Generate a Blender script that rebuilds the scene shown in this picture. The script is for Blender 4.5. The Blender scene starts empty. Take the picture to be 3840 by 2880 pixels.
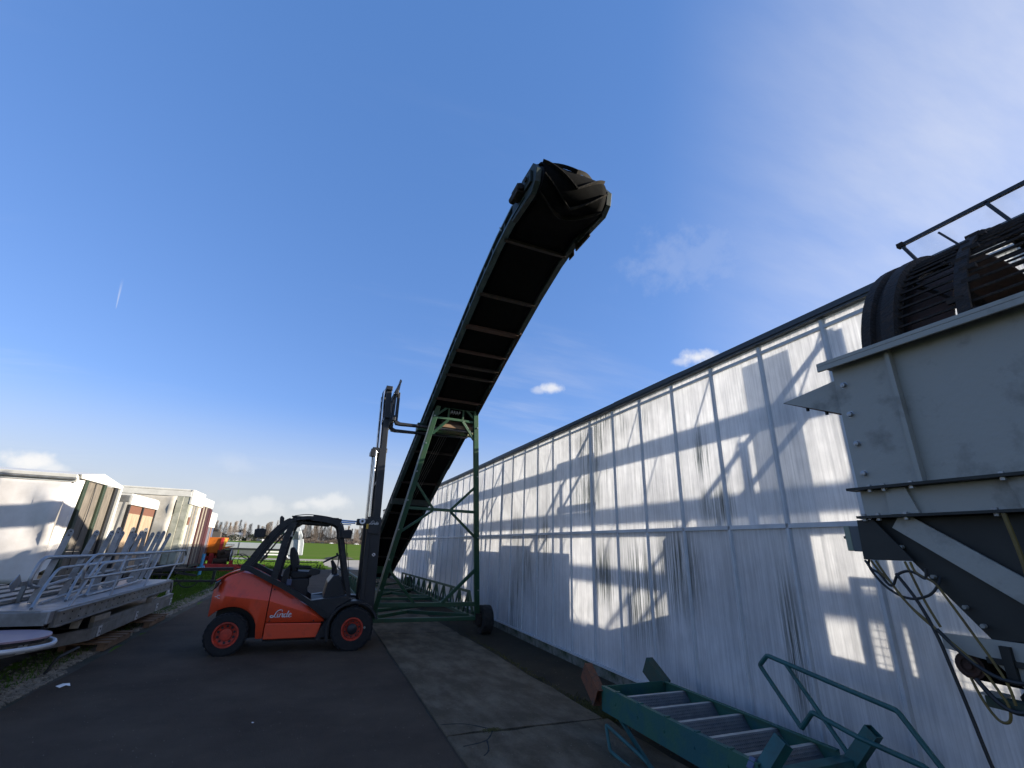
import bpy, bmesh, math, random
from mathutils import Vector, Matrix
random.seed(7)
sc = bpy.context.scene
col = sc.collection
rad = math.radians

# ------------------------------------------------------------ camera
cam = bpy.data.cameras.new('camera'); cam_o = bpy.data.objects.new('camera', cam); col.objects.link(cam_o)
cam.sensor_width = 36.0; cam.lens = 36.0 * 1702 / 3840; cam.clip_start = 0.05; cam.clip_end = 6000
Zc = Vector((158, 4700, -1702)).normalized()
Yc = Vector((-740, -589, -1702)); Yc = (Yc - Zc * Yc.dot(Zc)).normalized()
Xc = Yc.cross(Zc)
cam_o.matrix_world = Matrix.Translation((0, 0, 1.8)) @ Matrix((Xc, Yc, Zc)).to_4x4()
sc.camera = cam_o

# ------------------------------------------------------------ sun and sky
SUN_EL = 14.8; SUN_AZ = 110.0          # azimuth clockwise from +Y
SKY = 0.12
sun = bpy.data.lights.new('sun', 'SUN'); sun.energy = 5.0; sun.angle = rad(0.5); sun.color = (1.0, 0.91, 0.77)
sun_o = bpy.data.objects.new('sun', sun); col.objects.link(sun_o)
sd = Vector((math.sin(rad(SUN_AZ)) * math.cos(rad(SUN_EL)), math.cos(rad(SUN_AZ)) * math.cos(rad(SUN_EL)), math.sin(rad(SUN_EL))))
sun_o.rotation_euler = sd.to_track_quat('Z', 'Y').to_euler()
sun_o.location = (0, 0, 30)
sc.view_settings.view_transform = 'Standard'; sc.view_settings.look = 'None'
sc.view_settings.exposure = 1.35; sc.view_settings.gamma = 1.0; sc.view_settings.use_curve_mapping = False
sc.cycles.transparent_max_bounces = 24; sc.cycles.max_bounces = 10; sc.cycles.transmission_bounces = 8

world = bpy.data.worlds.new("World"); sc.world = world; world.use_nodes = True
nt = world.node_tree; N = nt.nodes; L = nt.links
for n in list(N): N.remove(n)
def wn(t, **k):
    n = N.new(t)
    for a, v in k.items(): setattr(n, a, v)
    return n
def wm(op, a, b=None, clamp=False):
    n = N.new('ShaderNodeMath'); n.operation = op; n.use_clamp = clamp
    for i, v in enumerate((a, b)):
        if v is None: continue
        if isinstance(v, (int, float)): n.inputs[i].default_value = v
        else: L.new(v, n.inputs[i])
    return n.outputs[0]
out = wn('ShaderNodeOutputWorld'); bg = wn('ShaderNodeBackground'); bg.inputs['Strength'].default_value = SKY
sky = wn('ShaderNodeTexSky'); sky.sky_type = 'NISHITA'; sky.sun_disc = False
sky.sun_elevation = rad(SUN_EL); sky.sun_rotation = rad(SUN_AZ); sky.air_density = 1.0; sky.dust_density = 0.3; sky.ozone_density = 4.5
tc = wn('ShaderNodeTexCoord'); sep = wn('ShaderNodeSeparateXYZ'); L.new(tc.outputs['Generated'], sep.inputs[0])
zc_ = wm('MAXIMUM', sep.outputs[2], 0.02)
comb = wn('ShaderNodeCombineXYZ')
L.new(wm('DIVIDE', sep.outputs[0], wm('ADD', zc_, 0.12)), comb.inputs[0]); L.new(wm('DIVIDE', sep.outputs[1], wm('ADD', zc_, 0.12)), comb.inputs[1])
def wnoise(scale, detail, vec, rough=0.55):
    n = N.new('ShaderNodeTexNoise'); n.inputs['Scale'].default_value = scale; n.inputs['Detail'].default_value = detail
    n.inputs['Roughness'].default_value = rough; L.new(vec, n.inputs['Vector']); return n.outputs['Fac']
def wramp(v, a, b):
    n = N.new('ShaderNodeMapRange'); n.interpolation_type = 'SMOOTHSTEP'; L.new(v, n.inputs['Value'])
    n.inputs['From Min'].default_value = a; n.inputs['From Max'].default_value = b; return n.outputs[0]
# thin cirrus: stretched noise on the cloud plane
mp = wn('ShaderNodeMapping'); mp.inputs['Rotation'].default_value = (0, 0, rad(35)); mp.inputs['Scale'].default_value = (0.40, 1.5, 1)
L.new(comb.outputs[0], mp.inputs['Vector'])
cir = wm('MULTIPLY', wramp(wnoise(1.1, 9, mp.outputs[0], 0.6), 0.50, 0.80), wramp(wnoise(0.5, 2, comb.outputs[0]), 0.35, 0.7))
cir = wm('MULTIPLY', cir, 0.45)
# haze veil brightening towards the sun and the horizon (cirrostratus)
sdn = wn('ShaderNodeVectorMath', operation='DOT_PRODUCT'); L.new(tc.outputs['Generated'], sdn.inputs[0]); sdn.inputs[1].default_value = sd
nf = wnoise(2.2, 7, mp.outputs[0], 0.6)
veil = wm('MULTIPLY', wramp(sdn.outputs['Value'], 0.42, 0.86), wm('SUBTRACT', wm('MULTIPLY', nf, 1.5), 0.12))
# named small cumulus puffs: (direction, radius, strength)
PUFFS = [
 ((0.429, 0.840, 0.334), 0.035, 0.75), ((0.405, 0.853, 0.330), 0.025, 0.4), ((0.664, 0.646, 0.377), 0.045, 0.8), ((0.640, 0.672, 0.373), 0.025, 0.4),
 ((-0.413, 0.906, 0.100), 0.045, 0.9), ((-0.389, 0.917, 0.094), 0.03, 0.6),
 ((-0.007, 0.997, 0.072), 0.040, 0.55), ((-0.035, 0.997, 0.066), 0.030, 0.45), ((0.025, 0.997, 0.077), 0.05, 0.5), ((-0.10, 0.993, 0.060), 0.05, 0.35), ((-0.14, 0.985, 0.055), 0.05, 0.3),
 ((-0.164, 0.978, 0.131), 0.05, 0.12),  ((0.62, 0.56, 0.55), 0.18, 0.12)]
pn = wnoise(26, 6, tc.outputs['Generated'], 0.62)
pn2 = wm('MULTIPLY', wm('SUBTRACT', pn, 0.5), 1.7)
tot = None
for d, r, s in PUFFS:
    dv = Vector(d).normalized()
    sb = wn('ShaderNodeVectorMath', operation='SUBTRACT'); L.new(tc.outputs['Generated'], sb.inputs[0]); sb.inputs[1].default_value = dv
    ml = wn('ShaderNodeVectorMath', operation='MULTIPLY'); L.new(sb.outputs[0], ml.inputs[0]); ml.inputs[1].default_value = (1 / r, 1 / r, 2.3 / r)
    ln = wn('ShaderNodeVectorMath', operation='LENGTH'); L.new(ml.outputs[0], ln.inputs[0])
    f = wm('ADD', wm('SUBTRACT', 1.0, ln.outputs['Value']), pn2)
    f = wm('MULTIPLY', wramp(f, 0.0, 0.9), s)
    tot = f if tot is None else wm('MAXIMUM', tot, f)
# short contrail
def wdot(v):
    n = wn('ShaderNodeVectorMath', operation='DOT_PRODUCT'); L.new(ctr.outputs[0], n.inputs[0]); n.inputs[1].default_value = v; return n.outputs['Value']
ctr = wn('ShaderNodeVectorMath', operation='SUBTRACT'); L.new(tc.outputs['Generated'], ctr.inputs[0]); ctr.inputs[1].default_value = (-0.3614, 0.8531, 0.3764)
al = wdot((-0.0534, 0.3840, -0.9218)); ac = wm('ABSOLUTE', wdot((-0.9309, -0.3532, -0.0932)))
trail = wm('MULTIPLY', wm('MULTIPLY', wramp(al, -0.0258, 0.0172), wramp(al, 0.0298, 0.0238)), wramp(wm('SUBTRACT', wm('ADD', 0.0012, wm('MULTIPLY', wm('SUBTRACT', 0.0258, al), 0.035)), ac), 0.0, 0.0022))
tot = wm('MAXIMUM', tot, wm('MULTIPLY', trail, 0.42))
# low bank of distant cloud at the horizon
hb = wm('MULTIPLY', wramp(sep.outputs[2], 0.13, 0.0), wramp(wnoise(9, 6, tc.outputs['Generated']), 0.38, 0.62)); hb = wm('MULTIPLY', hb, 0.22)
fac = wm('MAXIMUM', wm('MAXIMUM', cir, tot), wm('MAXIMUM', hb, wm('MULTIPLY', veil, 0.60)))
mix = wn('ShaderNodeMixRGB'); L.new(wm('MINIMUM', fac, 0.92), mix.inputs['Fac'])
hs = wn('ShaderNodeHueSaturation'); hs.inputs['Saturation'].default_value = 1.0; hs.inputs['Value'].default_value = 1.0
L.new(sky.outputs[0], hs.inputs['Color'])
# thin even high haze over the clear-sky colour
tint = wn('ShaderNodeMixRGB', blend_type='MULTIPLY'); tint.inputs['Fac'].default_value = 1.0; tint.inputs['Color2'].default_value = (0.62, 0.46, 0.46, 1); L.new(hs.outputs[0], tint.inputs['Color1'])
hz = wn('ShaderNodeMixRGB', blend_type='ADD'); hz.inputs['Fac'].default_value = 1.0; hz.inputs['Color2'].default_value = (0.13, 0.45, 1.20, 1); L.new(tint.outputs[0], hz.inputs['Color1'])
# grey-white air low over the horizon
low = wn('ShaderNodeMixRGB'); low.inputs['Color2'].default_value = (2.1, 2.22, 2.30, 1); L.new(hz.outputs[0], low.inputs['Color1'])
L.new(wm('MULTIPLY', wramp(sep.outputs[2], 0.27, 0.01), 0.94), low.inputs['Fac']); L.new(low.outputs[0], mix.inputs['Color1'])
mix.inputs['Color2'].default_value = (3.3, 3.25, 3.2, 1)
L.new(mix.outputs[0], bg.inputs['Color']); L.new(bg.outputs[0], out.inputs['Surface'])

# ------------------------------------------------------------ materials
def mat(name, color, rough=0.6, metal=0.0, noise=0.0, nscale=8.0, color2=None, bump=0.0, bscale=40.0, coat=0.0, stretch=None, thr=None, spec=None, detail=6):
    m = bpy.data.materials.new(name); m.use_nodes = True; t = m.node_tree; p = t.nodes['Principled BSDF']
    p.inputs['Roughness'].default_value = rough; p.inputs['Metallic'].default_value = metal
    p.inputs['Base Color'].default_value = (*color, 1)
    if spec is not None: p.inputs['Specular IOR Level'].default_value = spec
    if coat: p.inputs['Coat Weight'].default_value = coat; p.inputs['Coat Roughness'].default_value = 0.15
    c = t.nodes.new('ShaderNodeTexCoord'); src = c.outputs['Object']
    if stretch:
        mp = t.nodes.new('ShaderNodeMapping'); mp.inputs['Scale'].default_value = stretch; t.links.new(src, mp.inputs[0]); src = mp.outputs[0]
    if noise or color2:
        n = t.nodes.new('ShaderNodeTexNoise'); n.inputs['Scale'].default_value = nscale; n.inputs['Detail'].default_value = detail; n.inputs['Roughness'].default_value = 0.65
        t.links.new(src, n.inputs['Vector'])
        r = t.nodes.new('ShaderNodeMapRange'); t.links.new(n.outputs['Fac'], r.inputs['Value'])
        a, b = thr if thr else (0.3, 0.7)
        r.inputs['From Min'].default_value = a; r.inputs['From Max'].default_value = b
        mx = t.nodes.new('ShaderNodeMixRGB'); t.links.new(r.outputs[0], mx.inputs['Fac'])
        mx.inputs['Color1'].default_value = (*color, 1)
        c2 = color2 if color2 else tuple(max(0, v * (1 - noise)) for v in color)
        mx.inputs['Color2'].default_value = (*c2, 1); t.links.new(mx.outputs[0], p.inputs['Base Color'])
        rr = t.nodes.new('ShaderNodeMapRange'); t.links.new(n.outputs['Fac'], rr.inputs['Value'])
        rr.inputs['To Min'].default_value = max(0, rough - 0.08); rr.inputs['To Max'].default_value = min(1, rough + 0.12); t.links.new(rr.outputs[0], p.inputs['Roughness'])
    if bump:
        n2 = t.nodes.new('ShaderNodeTexNoise'); n2.inputs['Scale'].default_value = bscale; n2.inputs['Detail'].default_value = 5; t.links.new(src, n2.inputs['Vector'])
        bp = t.nodes.new('ShaderNodeBump'); bp.inputs['Strength'].default_value = bump; bp.inputs['Distance'].default_value = 0.02
        t.links.new(n2.outputs['Fac'], bp.inputs['Height']); t.links.new(bp.outputs[0], p.inputs['Normal'])
    return m

M = {}
M['green_steel'] = mat('green_steel', (0.012, 0.062, 0.028), 0.5, 0, color2=(0.03, 0.055, 0.022), nscale=6, thr=(0.45, 0.75), bump=0.1)
M['green_light'] = mat('green_light', (0.10, 0.20, 0.08), 0.6, 0, color2=(0.16, 0.12, 0.06), nscale=5, thr=(0.45, 0.65))
M['frame_dark_green'] = mat('frame_dark_green', (0.007, 0.018, 0.014), 0.6, 0.1, color2=(0.018, 0.012, 0.008), nscale=9, thr=(0.5, 0.75))
M['frame_channel_skylit'] = mat('frame_channel_skylit', (0.045, 0.075, 0.075), 0.42, 0.2, color2=(0.02, 0.028, 0.022), nscale=7, thr=(0.5, 0.75))  # left side channel only: sky reflection put into a lighter colour
M['frame_edge'] = mat('frame_edge', (0.25, 0.30, 0.30), 0.4, 0.6, noise=0.4)
M['belt'] = mat('belt', (0.0035, 0.0035, 0.0035), 0.9, 0, noise=0.4, nscale=12, spec=0.08)
M['cleat'] = mat('cleat', (0.008, 0.007, 0.006), 0.8, 0, spec=0.15, color2=(0.05, 0.036, 0.022), nscale=5, thr=(0.5, 0.8))
M['rust'] = mat('rust', (0.055, 0.022, 0.012), 0.85, 0, color2=(0.035, 0.02, 0.015), nscale=14, bump=0.3)
M['rust_dark'] = mat('rust_dark', (0.018, 0.012, 0.009), 0.8, 0.1, color2=(0.06, 0.035, 0.02), nscale=18, thr=(0.5, 0.75), bump=0.5, bscale=60)
M['black_steel'] = mat('black_steel', (0.016, 0.018, 0.022), 0.45, 0.1, noise=0.35, nscale=5)
M['mast_steel'] = mat('mast_steel', (0.018, 0.020, 0.025), 0.42, 0.2, noise=0.35, nscale=5)
M['chrome'] = mat('chrome', (0.55, 0.57, 0.6), 0.15, 1.0)
M['tyre'] = mat('tyre', (0.012, 0.012, 0.013), 0.8, 0, noise=0.4, nscale=20, bump=0.2)
M['tyre_dusty'] = mat('tyre_dusty', (0.025, 0.023, 0.02), 0.9, 0, noise=0.5, nscale=12, bump=0.3)
M['red_paint'] = mat('red_paint', (0.68, 0.064, 0.018), 0.38, 0, color2=(0.30, 0.035, 0.020), nscale=5, coat=0.25, thr=(0.52, 0.85), detail=12)
M['rim_red'] = mat('rim_red', (0.62, 0.050, 0.020), 0.5, 0, color2=(0.20, 0.02, 0.012), nscale=9)
M['red_far'] = mat('red_far', (0.42, 0.02, 0.02), 0.5, 0, noise=0.5, nscale=3)
M['plastic_black'] = mat('plastic_black', (0.012, 0.012, 0.013), 0.6)
M['seat_vinyl'] = mat('seat_vinyl', (0.010, 0.010, 0.011), 0.55, noise=0.2)
M['white_print'] = mat('white_print', (0.75, 0.75, 0.75), 0.5)
M['white_paint'] = mat('white_paint', (0.75, 0.75, 0.72), 0.45, noise=0.12, nscale=4)
M['yellow_mark'] = mat('yellow_mark', (0.6, 0.36, 0.04), 0.5)
M['aluminium'] = mat('aluminium', (0.36, 0.37, 0.38), 0.42, 0.7, noise=0.35, nscale=6, bump=0.05)
M['alu_dull'] = mat('alu_dull', (0.26, 0.265, 0.26), 0.55, 0.45, noise=0.4, nscale=5, color2=(0.15, 0.145, 0.13))
M['alu_frame'] = mat('alu_frame', (0.55, 0.56, 0.57), 0.5, 0.15, noise=0.25, nscale=3)
M['dark_gutter'] = mat('dark_gutter', (0.045, 0.055, 0.065), 0.5, 0.3)
M['galv'] = mat('galv', (0.30, 0.295, 0.265), 0.62, 0.1, color2=(0.11, 0.105, 0.092), nscale=4.5, thr=(0.54, 0.80), bump=0.12, bscale=30, detail=9)
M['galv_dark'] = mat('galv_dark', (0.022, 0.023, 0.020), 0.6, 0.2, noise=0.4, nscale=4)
M['box_green'] = mat('box_green', (0.20, 0.23, 0.17), 0.6)
M['tread_edge'] = mat('tread_edge', (0.45, 0.43, 0.38), 0.6, noise=0.4, nscale=9)
M['tread_plate'] = mat('tread_plate', (0.13, 0.145, 0.155), 0.6, noise=0.4, nscale=9)
M['box_dark'] = mat('box_dark', (0.07, 0.08, 0.085), 0.6)
M['cable_yellow'] = mat('cable_yellow', (0.16, 0.11, 0.02), 0.6, color2=(0.07, 0.045, 0.015), nscale=10)
M['cable_black'] = mat('cable_black', (0.012, 0.012, 0.012), 0.6)
M['stained_cloth'] = mat('stained_cloth', (0.34, 0.34, 0.28), 0.8, color2=(0.16, 0.17, 0.13), nscale=2.5, thr=(0.4, 0.7))
M['teal'] = mat('teal', (0.010, 0.085, 0.085), 0.5, 0.0, color2=(0.02, 0.05, 0.045), nscale=8, thr=(0.45, 0.8))
M['stair_green'] = mat('stair_green', (0.022, 0.095, 0.065), 0.6, 0.0, color2=(0.012, 0.08, 0.085), nscale=3.5, thr=(0.45, 0.6), bump=0.15)
M['rust_orange'] = mat('rust_orange', (0.16, 0.055, 0.022), 0.85, 0.0, color2=(0.05, 0.04, 0.03), nscale=16, thr=(0.45, 0.7), bump=0.2)
M['mossy_steel'] = mat('mossy_steel', (0.06, 0.06, 0.035), 0.8, 0.0, color2=(0.03, 0.07, 0.055), nscale=12)
M['wood'] = mat('wood', (0.22, 0.13, 0.07), 0.8, 0, color2=(0.12, 0.075, 0.045), nscale=6, stretch=(1, 8, 8))
M['wood_pale'] = mat('wood_pale', (0.30, 0.26, 0.20), 0.8, 0, noise=0.45, nscale=6)
M['ply'] = mat('ply', (0.17, 0.145, 0.115), 0.8, 0, color2=(0.08, 0.068, 0.055), nscale=3, stretch=(1, 3, 0.8))
M['ply_warm'] = mat('ply_warm', (0.40, 0.29, 0.19), 0.75, 0, color2=(0.22, 0.155, 0.10), nscale=3, stretch=(1, 3, 0.7))
M['brown_band'] = mat('brown_band', (0.14, 0.06, 0.035), 0.6)
M['trailer_white'] = mat('trailer_white', (0.62, 0.61, 0.56), 0.5, noise=0.25, nscale=2)
M['tarp'] = mat('tarp', (0.66, 0.63, 0.60), 0.6, color2=(0.46, 0.42, 0.38), nscale=1.1, thr=(0.4, 0.8), bump=0.25, bscale=3, detail=8)
M['tarp2'] = mat('tarp2', (0.48, 0.45, 0.39), 0.65, color2=(0.28, 0.25, 0.20), nscale=1.4, thr=(0.4, 0.75), bump=0.25, bscale=3, detail=8)
M['red_stripe'] = mat('red_stripe', (0.045, 0.005, 0.006), 0.5)
M['dark_red'] = mat('dark_red', (0.030, 0.006, 0.007), 0.6)
M['blue_grey'] = mat('blue_grey', (0.07, 0.09, 0.16), 0.5)
M['brown_post'] = mat('brown_post', (0.20, 0.11, 0.08), 0.6, noise=0.3)
M['pole_green'] = mat('pole_green', (0.02, 0.035, 0.018), 0.6, noise=0.4)
M['orange'] = mat('orange', (0.55, 0.15, 0.015), 0.4, noise=0.4, nscale=2.5)
M['blue_paint'] = mat('blue_paint', (0.05, 0.28, 0.55), 0.5)
M['silver'] = mat('silver', (0.42, 0.45, 0.46), 0.35, 0.3, noise=0.15, nscale=1)
M['dark_panel'] = mat('dark_panel', (0.10, 0.11, 0.11), 0.5, noise=0.3)
M['logo_green'] = mat('logo_green', (0.05, 0.45, 0.06), 0.5)
M['print_grey'] = mat('print_grey', (0.16, 0.17, 0.18), 0.5)
M['table_top'] = mat('table_top', (0.22, 0.155, 0.18), 0.4, color2=(0.30, 0.22, 0.25), nscale=2.5, stretch=(3, 0.5, 1))
M['black_hose'] = mat('black_hose', (0.010, 0.010, 0.010), 0.7)
M['brick_far'] = mat('brick_far', (0.07, 0.06, 0.055), 0.8)
M['roof_far'] = mat('roof_far', (0.05, 0.045, 0.045), 0.8)
M['twig'] = mat('twig', (0.15, 0.115, 0.09), 0.9, noise=0.4, nscale=0.3)
M['twig_pale'] = mat('twig_pale', (0.19, 0.15, 0.12), 0.9, noise=0.3, nscale=0.3)
M['trunk'] = mat('trunk', (0.12, 0.10, 0.085), 0.9)
M['evergreen'] = mat('evergreen', (0.028, 0.035, 0.020), 0.9, noise=0.4, nscale=0.5)
M['car_white'] = mat('car_white', (0.8, 0.8, 0.8), 0.3)
M['car_dark'] = mat('car_dark', (0.04, 0.045, 0.06), 0.3)
M['pebble'] = mat('pebble', (0.27, 0.235, 0.18), 0.85, color2=(0.09, 0.08, 0.06), nscale=7)
M['leaf'] = mat('grass_blade', (0.055, 0.13, 0.012), 0.8, spec=0.05, color2=(0.075, 0.115, 0.025), nscale=1.5)
M['litter'] = mat('litter', (0.8, 0.8, 0.8), 0.6)
M['lens_dark'] = mat('lens_dark', (0.01, 0.01, 0.015), 0.08, coat=1.0)
M['beacon'] = mat('beacon', (0.8, 0.12, 0.02), 0.3)

def glassm(name, tint=(1, 1, 1), clear=0.85, rough=0.05, dirt=0.0):
    m = bpy.data.materials.new(name); m.use_nodes = True; t = m.node_tree; ns = t.nodes; ls = t.links
    for n in list(ns): ns.remove(n)
    o = ns.new('ShaderNodeOutputMaterial'); tr = ns.new('ShaderNodeBsdfTransparent'); gl = ns.new('ShaderNodeBsdfGlossy'); df = ns.new('ShaderNodeBsdfDiffuse')
    tr.inputs[0].default_value = (*[v * clear for v in tint], 1); gl.inputs['Roughness'].default_value = rough
    df.inputs[0].default_value = (0.5, 0.5, 0.48, 1)
    fr = ns.new('ShaderNodeValue'); fr.outputs[0].default_value = 0.04
    a = ns.new('ShaderNodeMixShader'); b = ns.new('ShaderNodeMixShader'); b.inputs[0].default_value = dirt
    if dirt:
        c = ns.new('ShaderNodeTexCoord'); n = ns.new('ShaderNodeTexNoise'); n.inputs['Scale'].default_value = 5; n.inputs['Detail'].default_value = 8
        ls.new(c.outputs['Object'], n.inputs['Vector']); r = ns.new('ShaderNodeMapRange'); ls.new(n.outputs['Fac'], r.inputs['Value'])
        r.inputs['From Min'].default_value = 0.4; r.inputs['From Max'].default_value = 0.8; r.inputs['To Max'].default_value = dirt * 2; ls.new(r.outputs[0], b.inputs[0])
    ls.new(fr.outputs[0], a.inputs[0]); ls.new(tr.outputs[0], a.inputs[1]); ls.new(gl.outputs[0], a.inputs[2])
    ls.new(a.outputs[0], b.inputs[1]); ls.new(df.outputs[0], b.inputs[2]); ls.new(b.outputs[0], o.inputs[0])
    return m
M['clear_glass'] = glassm('clear_glass', clear=0.97)
M['truck_glass'] = mat('truck_glass', (0.05, 0.08, 0.08), 0.05, coat=1)
M['dirty_sheet'] = glassm('dirty_sheet', clear=0.97, dirt=0.12)

WXM = 4.37
# thin inner plastic film: lets about half of the light through
M['film'] = glassm('film', tint=(0.95, 0.97, 1.0), clear=0.50, rough=0.3, dirt=0.05)
# greenhouse wall sheet: milky ribbed plastic that lets the sun behind it through, with algae streaks running down
def wallsheet():
    m = bpy.data.materials.new('milky_sheet'); m.use_nodes = True; t = m.node_tree; ns = t.nodes; ls = t.links
    for n in list(ns): ns.remove(n)
    o = ns.new('ShaderNodeOutputMaterial')
    geo = ns.new('ShaderNodeNewGeometry')
    def mapped(scale):
        mp = ns.new('ShaderNodeMapping'); mp.inputs['Scale'].default_value = scale; ls.new(geo.outputs['Position'], mp.inputs[0]); return mp.outputs[0]
    def noise(vec, s, d=5, r=0.6):
        n = ns.new('ShaderNodeTexNoise'); n.inputs['Scale'].default_value = s; n.inputs['Detail'].default_value = d; n.inputs['Roughness'].default_value = r; ls.new(vec, n.inputs['Vector']); return n.outputs['Fac']
    def mr(v, a, b, c=0.0, d=1.0):
        n = ns.new('ShaderNodeMapRange'); n.interpolation_type = 'SMOOTHSTEP'; ls.new(v, n.inputs['Value'])
        for i, x in zip(('From Min', 'From Max', 'To Min', 'To Max'), (a, b, c, d)): n.inputs[i].default_value = x
        return n.outputs[0]
    def mth(op, a, b):
        n = ns.new('ShaderNodeMath'); n.operation = op
        for i, v in enumerate((a, b)):
            if isinstance(v, (int, float)): n.inputs[i].default_value = v
            else: ls.new(v, n.inputs[i])
        return n.outputs[0]
    fine = noise(mapped((1, 42, 0.8)), 1.0, 6, 0.75)          # fine vertical streaks
    fine2 = noise(mapped((1, 70, 3.0)), 1.0, 3)
    zone = noise(mapped((1, 0.55, 0.35)), 1.0, 3)
    big = noise(mapped((1, 0.9, 0.9)), 1.0, 4)
    streak = mth('MULTIPLY', mr(fine, 0.48, 0.58), mr(zone, 0.53, 0.64))
    patch = None
    for (py, pz_, ry, rz) in ((5.75, 1.25, .55, .75), (6.75, 1.45, .35, .55), (4.25, 2.35, .30, .28), (5.0, 1.6, .45, .6), (7.2, 2.75, .5, .5), (3.5, 1.0, .12, .8)):
        sb = ns.new('ShaderNodeVectorMath'); sb.operation = 'SUBTRACT'; ls.new(geo.outputs['Position'], sb.inputs[0]); sb.inputs[1].default_value = (WXM, py, pz_)
        ml = ns.new('ShaderNodeVectorMath'); ml.operation = 'MULTIPLY'; ls.new(sb.outputs[0], ml.inputs[0]); ml.inputs[1].default_value = (0, 1 / ry, 1 / rz)
        ln = ns.new('ShaderNodeVectorMath'); ln.operation = 'LENGTH'; ls.new(ml.outputs[0], ln.inputs[0])
        f = mr(ln.outputs['Value'], 1.25, 0.2); patch = f if patch is None else mth('MAXIMUM', patch, f)
    streak = mth('MAXIMUM', streak, mth('MULTIPLY', mr(fine, 0.42, 0.56), patch))
    streak = mth('MULTIPLY', streak, mr(fine2, 0.30, 0.65, 0.4, 1.0))
    soft = mr(fine, 0.35, 0.65, 1.0, 0.80)
    mott = mr(noise(mapped((1, 9, 5)), 1.0, 7, 0.7), 0.3, 0.7, 1.0, 0.90)
    k = mth('MULTIPLY', soft, mott); k = mth('MULTIPLY', k, mr(big, 0.3, 0.75, 1.0, 0.85))
    def colr(base, dark):
        mx = ns.new('ShaderNodeMixRGB'); mx.inputs[1].default_value = (*base, 1); mx.inputs[2].default_value = (*dark, 1); ls.new(streak, mx.inputs[0])
        mul = ns.new('ShaderNodeMixRGB'); mul.blend_type = 'MULTIPLY'; mul.inputs[0].default_value = 1.0; ls.new(mx.outputs[0], mul.inputs[1])
        cc = ns.new('ShaderNodeCombineXYZ'); [ls.new(k, cc.inputs[i]) for i in range(3)]; ls.new(cc.outputs[0], mul.inputs[2]); return mul.outputs[0]
    df = ns.new('ShaderNodeBsdfDiffuse'); ls.new(colr((0.92, 0.93, 0.94), (0.11, 0.13, 0.10)), df.inputs[0])
    tl = ns.new('ShaderNodeBsdfTranslucent'); ls.new(colr((0.97, 0.97, 0.97), (0.10, 0.12, 0.09)), tl.inputs[0])
    gl = ns.new('ShaderNodeBsdfGlossy'); gl.inputs['Roughness'].default_value = 0.28
    wv = ns.new('ShaderNodeTexWave'); wv.bands_direction = 'Y'; wv.inputs['Scale'].default_value = 9.0; ls.new(geo.outputs['Position'], wv.inputs['Vector'])
    bp = ns.new('ShaderNodeBump'); bp.inputs['Strength'].default_value = 0.12; bp.inputs['Distance'].default_value = 0.01; ls.new(mth('ADD', wv.outputs['Fac'], fine), bp.inputs['Height'])
    for n in (df, gl): ls.new(bp.outputs[0], n.inputs['Normal'])
    a = ns.new('ShaderNodeMixShader'); a.inputs[0].default_value = 0.54; ls.new(df.outputs[0], a.inputs[1]); ls.new(tl.outputs[0], a.inputs[2])
    b = ns.new('ShaderNodeMixShader'); b.inputs[0].default_value = 0.06; ls.new(a.outputs[0], b.inputs[1]); ls.new(gl.outputs[0], b.inputs[2])
    ls.new(b.outputs[0], o.inputs[0]); return m
M['milky'] = wallsheet()

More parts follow.
